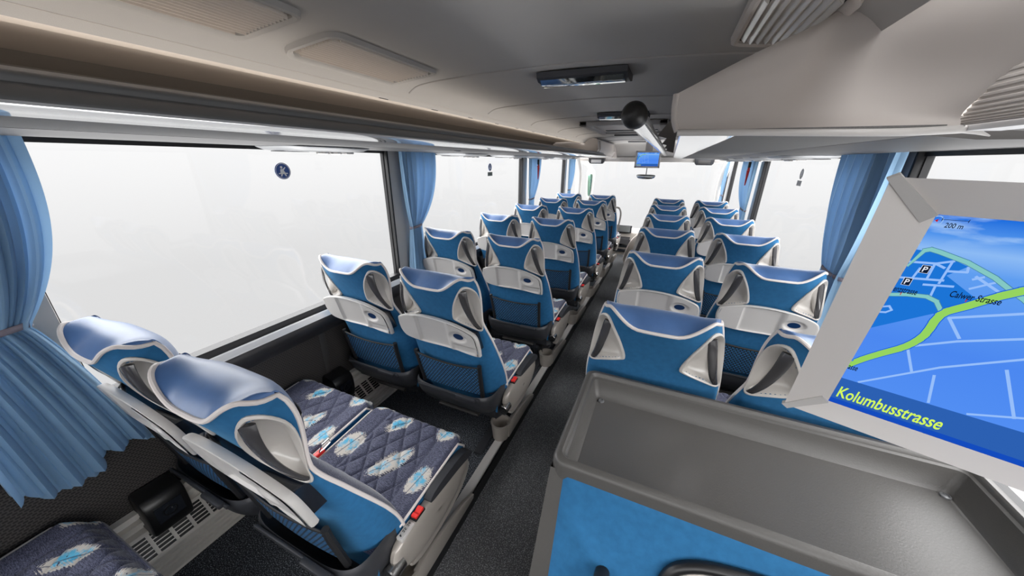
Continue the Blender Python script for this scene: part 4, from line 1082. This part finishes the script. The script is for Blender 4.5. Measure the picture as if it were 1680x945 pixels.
    for px, py in ((.009, .1938), (.0028, .1785)):
        poly([(px, py), (px+.0057, py), (px+.0057, py+.0083), (px, py+.0083)], 's_halo', 8*l1); poly([(px+.0003, py+.0003), (px+.0054, py+.0003), (px+.0054, py+.0080), (px+.0003, py+.0080)], 's_text', 8.5*l1); T('P', px+.0015, py+.0014, .0028, .0055, 's_halo', 9.5)
    # compass
    for k in range(20):
        a0, a1 = 2*pi*k/20, 2*pi*(k+1)/20; c = (.0022, .2445); R = (.0035, .0046)
        if c[0]+R[0]*cos(a0) < 0 or c[0]+R[0]*cos(a1) < 0: continue
        poly([(c[0]+R[0]*cos(a0), c[1]+R[1]*sin(a0)), (c[0]+R[0]*cos(a1), c[1]+R[1]*sin(a1)), (c[0]+R[0]*.82*cos(a1), c[1]+R[1]*.82*sin(a1)), (c[0]+R[0]*.82*cos(a0), c[1]+R[1]*.82*sin(a0))], 's_ring', 8*l1)
    poly([(.0008, .2447), (.0026, .2462), (.0026, .2432)], 's_red', 9*l1)
    for x, y in ((.0060, .1672), (.0450, .1722)): poly([(x, y), (x+.0006, y), (x+.0006, y+.003), (x, y+.003)], 's_red', 9.2*l1)
    o = m.build(name, SM, parent, fix=False)
    uv = o.data.uv_layers.new(name='UVMap')
    for lp in o.data.loops[:4]: pass
    P0 = o.data.polygons[0]
    for li, c in zip(P0.loop_indices, ((0, 0), (1, 0), (1, 1), (0, 1))): uv.data[li].uv = c
    return o
BLc = Vector((.22684, .48202, -.27896)); DH = Vector((.96316, -.26804, -.02200)).normalized(); UPv = Vector((-.05231, -.26857, .96184)).normalized(); NN = DH.cross(UPv).normalized()
if NN.y > 0: NN = -NN
r = empty('ceiling_monitor', tuple(BLc), 'large grey framed map screen in the right foreground', 'monitor'); r.rotation_euler = (0, 0, 0)
SWd, SHh = .40, .25
def F(u, v, l=0): return tuple(DH*u+UPv*v+NN*l)
make_screen('screen', SWd, SHh, F, r)
# bevelled frame: inner edge at the glass, outer lip proud of it
def shr(p): return (p[0]+(.030 if p[0] < 0 else -.030), p[1]+(.018 if p[1] < 0 else -.030))
def bez(inner, outer, lo, li):
    m = MB(); m.add([F(*inner[0], li), F(*inner[1], li), F(*outer[1], lo), F(*outer[0], lo), F(*shr(outer[0]), -.035), F(*shr(outer[1]), -.035), F(*inner[0], -.035), F(*inner[1], -.035)],
                    [(0, 1, 2, 3), (3, 2, 5, 4), (0, 3, 4, 6), (1, 7, 5, 2)], 0, False); return m
o_ = dict(l=-.0385, r=SWd+.0385, b=-.0195, t=SHh+.0335)
inn = [(0, 0), (SWd, 0), (SWd, SHh), (0, SHh)]; out = [(o_['l'], o_['b']), (o_['r'], o_['b']), (o_['r'], o_['t']), (o_['l'], o_['t'])]
LO = .014
for nme, i, j in (('bottom_bezel', 0, 1), ('right_bezel', 1, 2), ('top_bezel', 2, 3), ('left_bezel', 3, 0)):
    b_ = bez((inn[i], inn[j]), (out[i], out[j]), LO, .001); b_.build(nme, 'screenframe', r)
for (ix, iy), (ox_, oy_) in zip(inn, out):
    # mitre corner piece
    sx_ = 1 if ox_ > ix else -1; sy_ = 1 if oy_ > iy else -1
    m = MB()
    a = (ix-sx_*-.0075, iy-sy_*.0075, .0045); b = (ix-sx_*.0005, iy+sy_*.0005, .0045); c = (ox_-sx_*.004, oy_+sy_*.0033, LO+.0025); d = (ox_+sx_*.0027, oy_-sy_*.0013, LO+.0025)
    top = [F(*q) for q in (a, b, c, d)]; bot = [F(q[0], q[1], q[2]-.006) for q in (a, b, c, d)]
    m.add(top+bot, [(0, 1, 2, 3), (0, 4, 5, 1), (1, 5, 6, 2), (2, 6, 7, 3), (3, 7, 4, 0)], 0, False); m.build('corner_piece', 'tray', r)
m = MB(); m.add([F(*shr(p), -.034) for p in out]+[F(*p, -.05) for p in [shr((q[0], q[1])) for q in out]], [(4, 5, 6, 7), (0, 1, 5, 4), (1, 2, 6, 5), (2, 3, 7, 6), (3, 0, 4, 7)], 0, False); m.build('rear_cover', 'screenframe', r)
m = MB(); m.tube([F(.30, .20, -.04), F(.33, .26, -.07), (.30, -.06, .30), (.30, -.06, .545)], .014, 10); m.build('hanger_arm', 'dark', r)

# front monitor
r = empty('ceiling_monitor', (-.325, 5.50, .128), 'small grey framed map screen hanging at the front above the windscreen', 'monitor')
fs_ = .29/.40; Tt = radians(12)
def F2(u, v, l=0):
    a = (u-.20)*fs_; b = (v-.25)*fs_*1.0
    return (a, -l*3-.01, b)
make_screen('screen', .40, .25, F2, r)
m = MB()
for a in ((-.170, .170, 0, .022), (-.170, .170, -.206, -.181), (-.170, -.145, -.206, .022), (.145, .170, -.206, .022)): m.box(a[0], a[1], -.016, .02, a[2], a[3], .004)
m.build('bezel', 'tray', r); MB().box(-.165, .165, .0, .035, -.2, .018, .006).build('rear_cover', 'tray', r)
MB().box(-.05, .05, .0, .06, .02, .14, .008).build('bracket', 'bulk', r)
# inside mirror
r = empty('interior_mirror', (-.325, 5.62, -.205), 'interior rear-view mirror hanging below the small front screen', 'mirror')
MB().prism(catmull([(-.125, .028), (0, .034), (.125, .028), (.115, -.015), (.06, -.032), (-.06, -.032), (-.115, -.015)], 4), 'y', -.012, .012, bev=.004).build('glass_housing', 'mirror', r)
MB().tube([(0, 0, .03), (0, .02, .20), (0, .675, .235)], .006, 8).build('stem', 'dark', r)

# overhead cabinet at the end of the left rack
r = empty('overhead_cabinet', (-1.15, 5.0, .16), 'beige lockable overhead cabinet at the front end of the left rack', 'cabinet')
MB().prism([(-.35, -.09), (.28, -.09), (.32, -.02), (.30, .09), (.24, .11), (-.35, .11)], 'y', -.61, .78, bev=.012).build('body', 'bulk', r)
MB().prism([(.303, -.070), (.331, -.015), (.318, .074), (.296, .08)], 'y', -.50, .55, bev=.004).build('door', 'beige', r)
MB().lathe([(.016, 0), (.016, .006), (.0001, .008)], (.320, .43, -.0), 'x', 14).build('lock', 'dark', r)
MB().prism([(.78, -.10), (1.25, -.10), (1.20, -.06), (.98, .04), (.78, .10)], 'x', -.33, .29, bev=.010).build('nose', 'bulk', r)

# display boxes under the front header
for x, lab in ((-1.19, 'left'), (.45, 'right')):
    r = empty('header_display', (x, 6.235, .02), 'dark display box with small window under the front header, %s' % lab, 'display')
    MB().prism([(-.135, .045), (.135, .045), (.128, -.03), (.105, -.055), (-.105, -.055), (-.128, -.03)], 'y', -.03, .05, bev=.006).build('housing', 'dark', r)
    MB().box(-.085, .085, -.036, -.028, -.040, .012, .003).build('display_window', 'stickergrey' if x < 0 else 'service', r)

# outside mirror arm front left
r = empty('outside_mirror', (-1.36, 6.62, -.3), 'outside mirror seen through the windscreen at the far left', 'mirror')
MB().tube(catmull([(-.10, -.2, .30), (-.02, .0, .22), (.03, .05, .05), (.0, .05, -.30)], 5, False), .035, 10).build('arm', 'white', r)
MB().prism(catmull([(-.055, .14), (.055, .16), (.075, 0), (.05, -.32), (-.03, -.33), (-.06, 0)], 4), 'y', .02, .08, bev=.01).build('housing', 'white', r)
MB().prism(catmull([(-.03, .06), (.035, .08), (.045, 0), (.03, -.28), (-.015, -.29), (-.035, 0)], 4), 'y', .008, .022, bev=.002).build('glass', 'green', r)

# dashboard, driver's area
r = empty('dashboard', (-.55, 6.0, AZ), 'dark dashboard with tilted display and console between the front seats', 'dashboard')
MB().prism([(-.15, .0), (.42, .0), (.42, .37), (.10, .39), (-.02, .34), (-.12, .22)], 'x', -.42, 1.2, bev=.012).build('console', 'side', r)
MB().prism([(-.05, .36), (.02, .47), (.05, .47), (.06, .36)], 'x', -.38, .10, bev=.006).build('instrument_hood', 'dark', r)
MB().prism([(-.056, .372), (.010, .462), (.004, .466), (-.062, .376)], 'x', -.17, .08, bev=.002).build('display', 'mirror', r)
for k in range(3): MB().box(-.14, .12, -.165+.012*k, -.13+.01*k, .05+.08*k, .10+.08*k, .004).build('drawer', 'darkgloss', r)
MB().prism([(-.20, .20), (-.02, .22), (-.04, .30), (-.16, .27)], 'x', -.16, .10, bev=.006).build('control_panel', 'bar', r)
r = empty('steering_wheel', (-1.02, 5.72, -.86), 'steering wheel in front of the driver seat at the far left', 'steering wheel')
MB().tube([(.21*cos(a), .10*sin(a)*1.0-.0, .19*sin(a)) for a in [2*pi*k/32 for k in range(32)]], .012, 8, closed=True).build('rim', 'dark', r)
MB().tube([(-.2, 0, 0), (0, .02, -.01), (.2, 0, 0)], .012, 8).build('spoke', 'dark', r); MB().tube([(0, .02, 0), (0, .25, -.25)], .03, 10).build('column', 'dark', r)
r = empty('step_rail', (-.575, 5.0, -.70), 'grey looped rail beside the front left aisle seat', 'rail')
MB().tube(catmull([(-.05, .02, .10), (.0, .0, .09), (.028, -.0, .02), (.02, 0, -.12), (-.01, 0, -.25), (-.03, 0, -.5), (-.03, 0, -.70)], 5, False), .013, 10).build('tube', 'side', r)
# guide seat panel on the right of the aisle end
r = empty('guide_seat', (-.34, 5.25, AZ), 'beige backed guide seat at the front end of the aisle', 'seat')
MB().prism(catmull([(-.10, .0), (.30, .0), (.30, .30), (.24, .46), (.12, .52), (.02, .46), (-.08, .30)], 3), 'y', .0, .10, bev=.02).build('backrest', 'beige', r)
MB().prism([(-.05, .08), (.30, .08), (.30, .28), (.0, .28)], 'y', .10, .42, bev=.02).build('seat', 'dark', r)

# ------------------------------------------------------------------ lift everything so that the aisle floor is z = 0
for o in list(bpy.data.objects):
    if o.parent is None: o.location.z += EYE
bpy.context.view_layer.update()
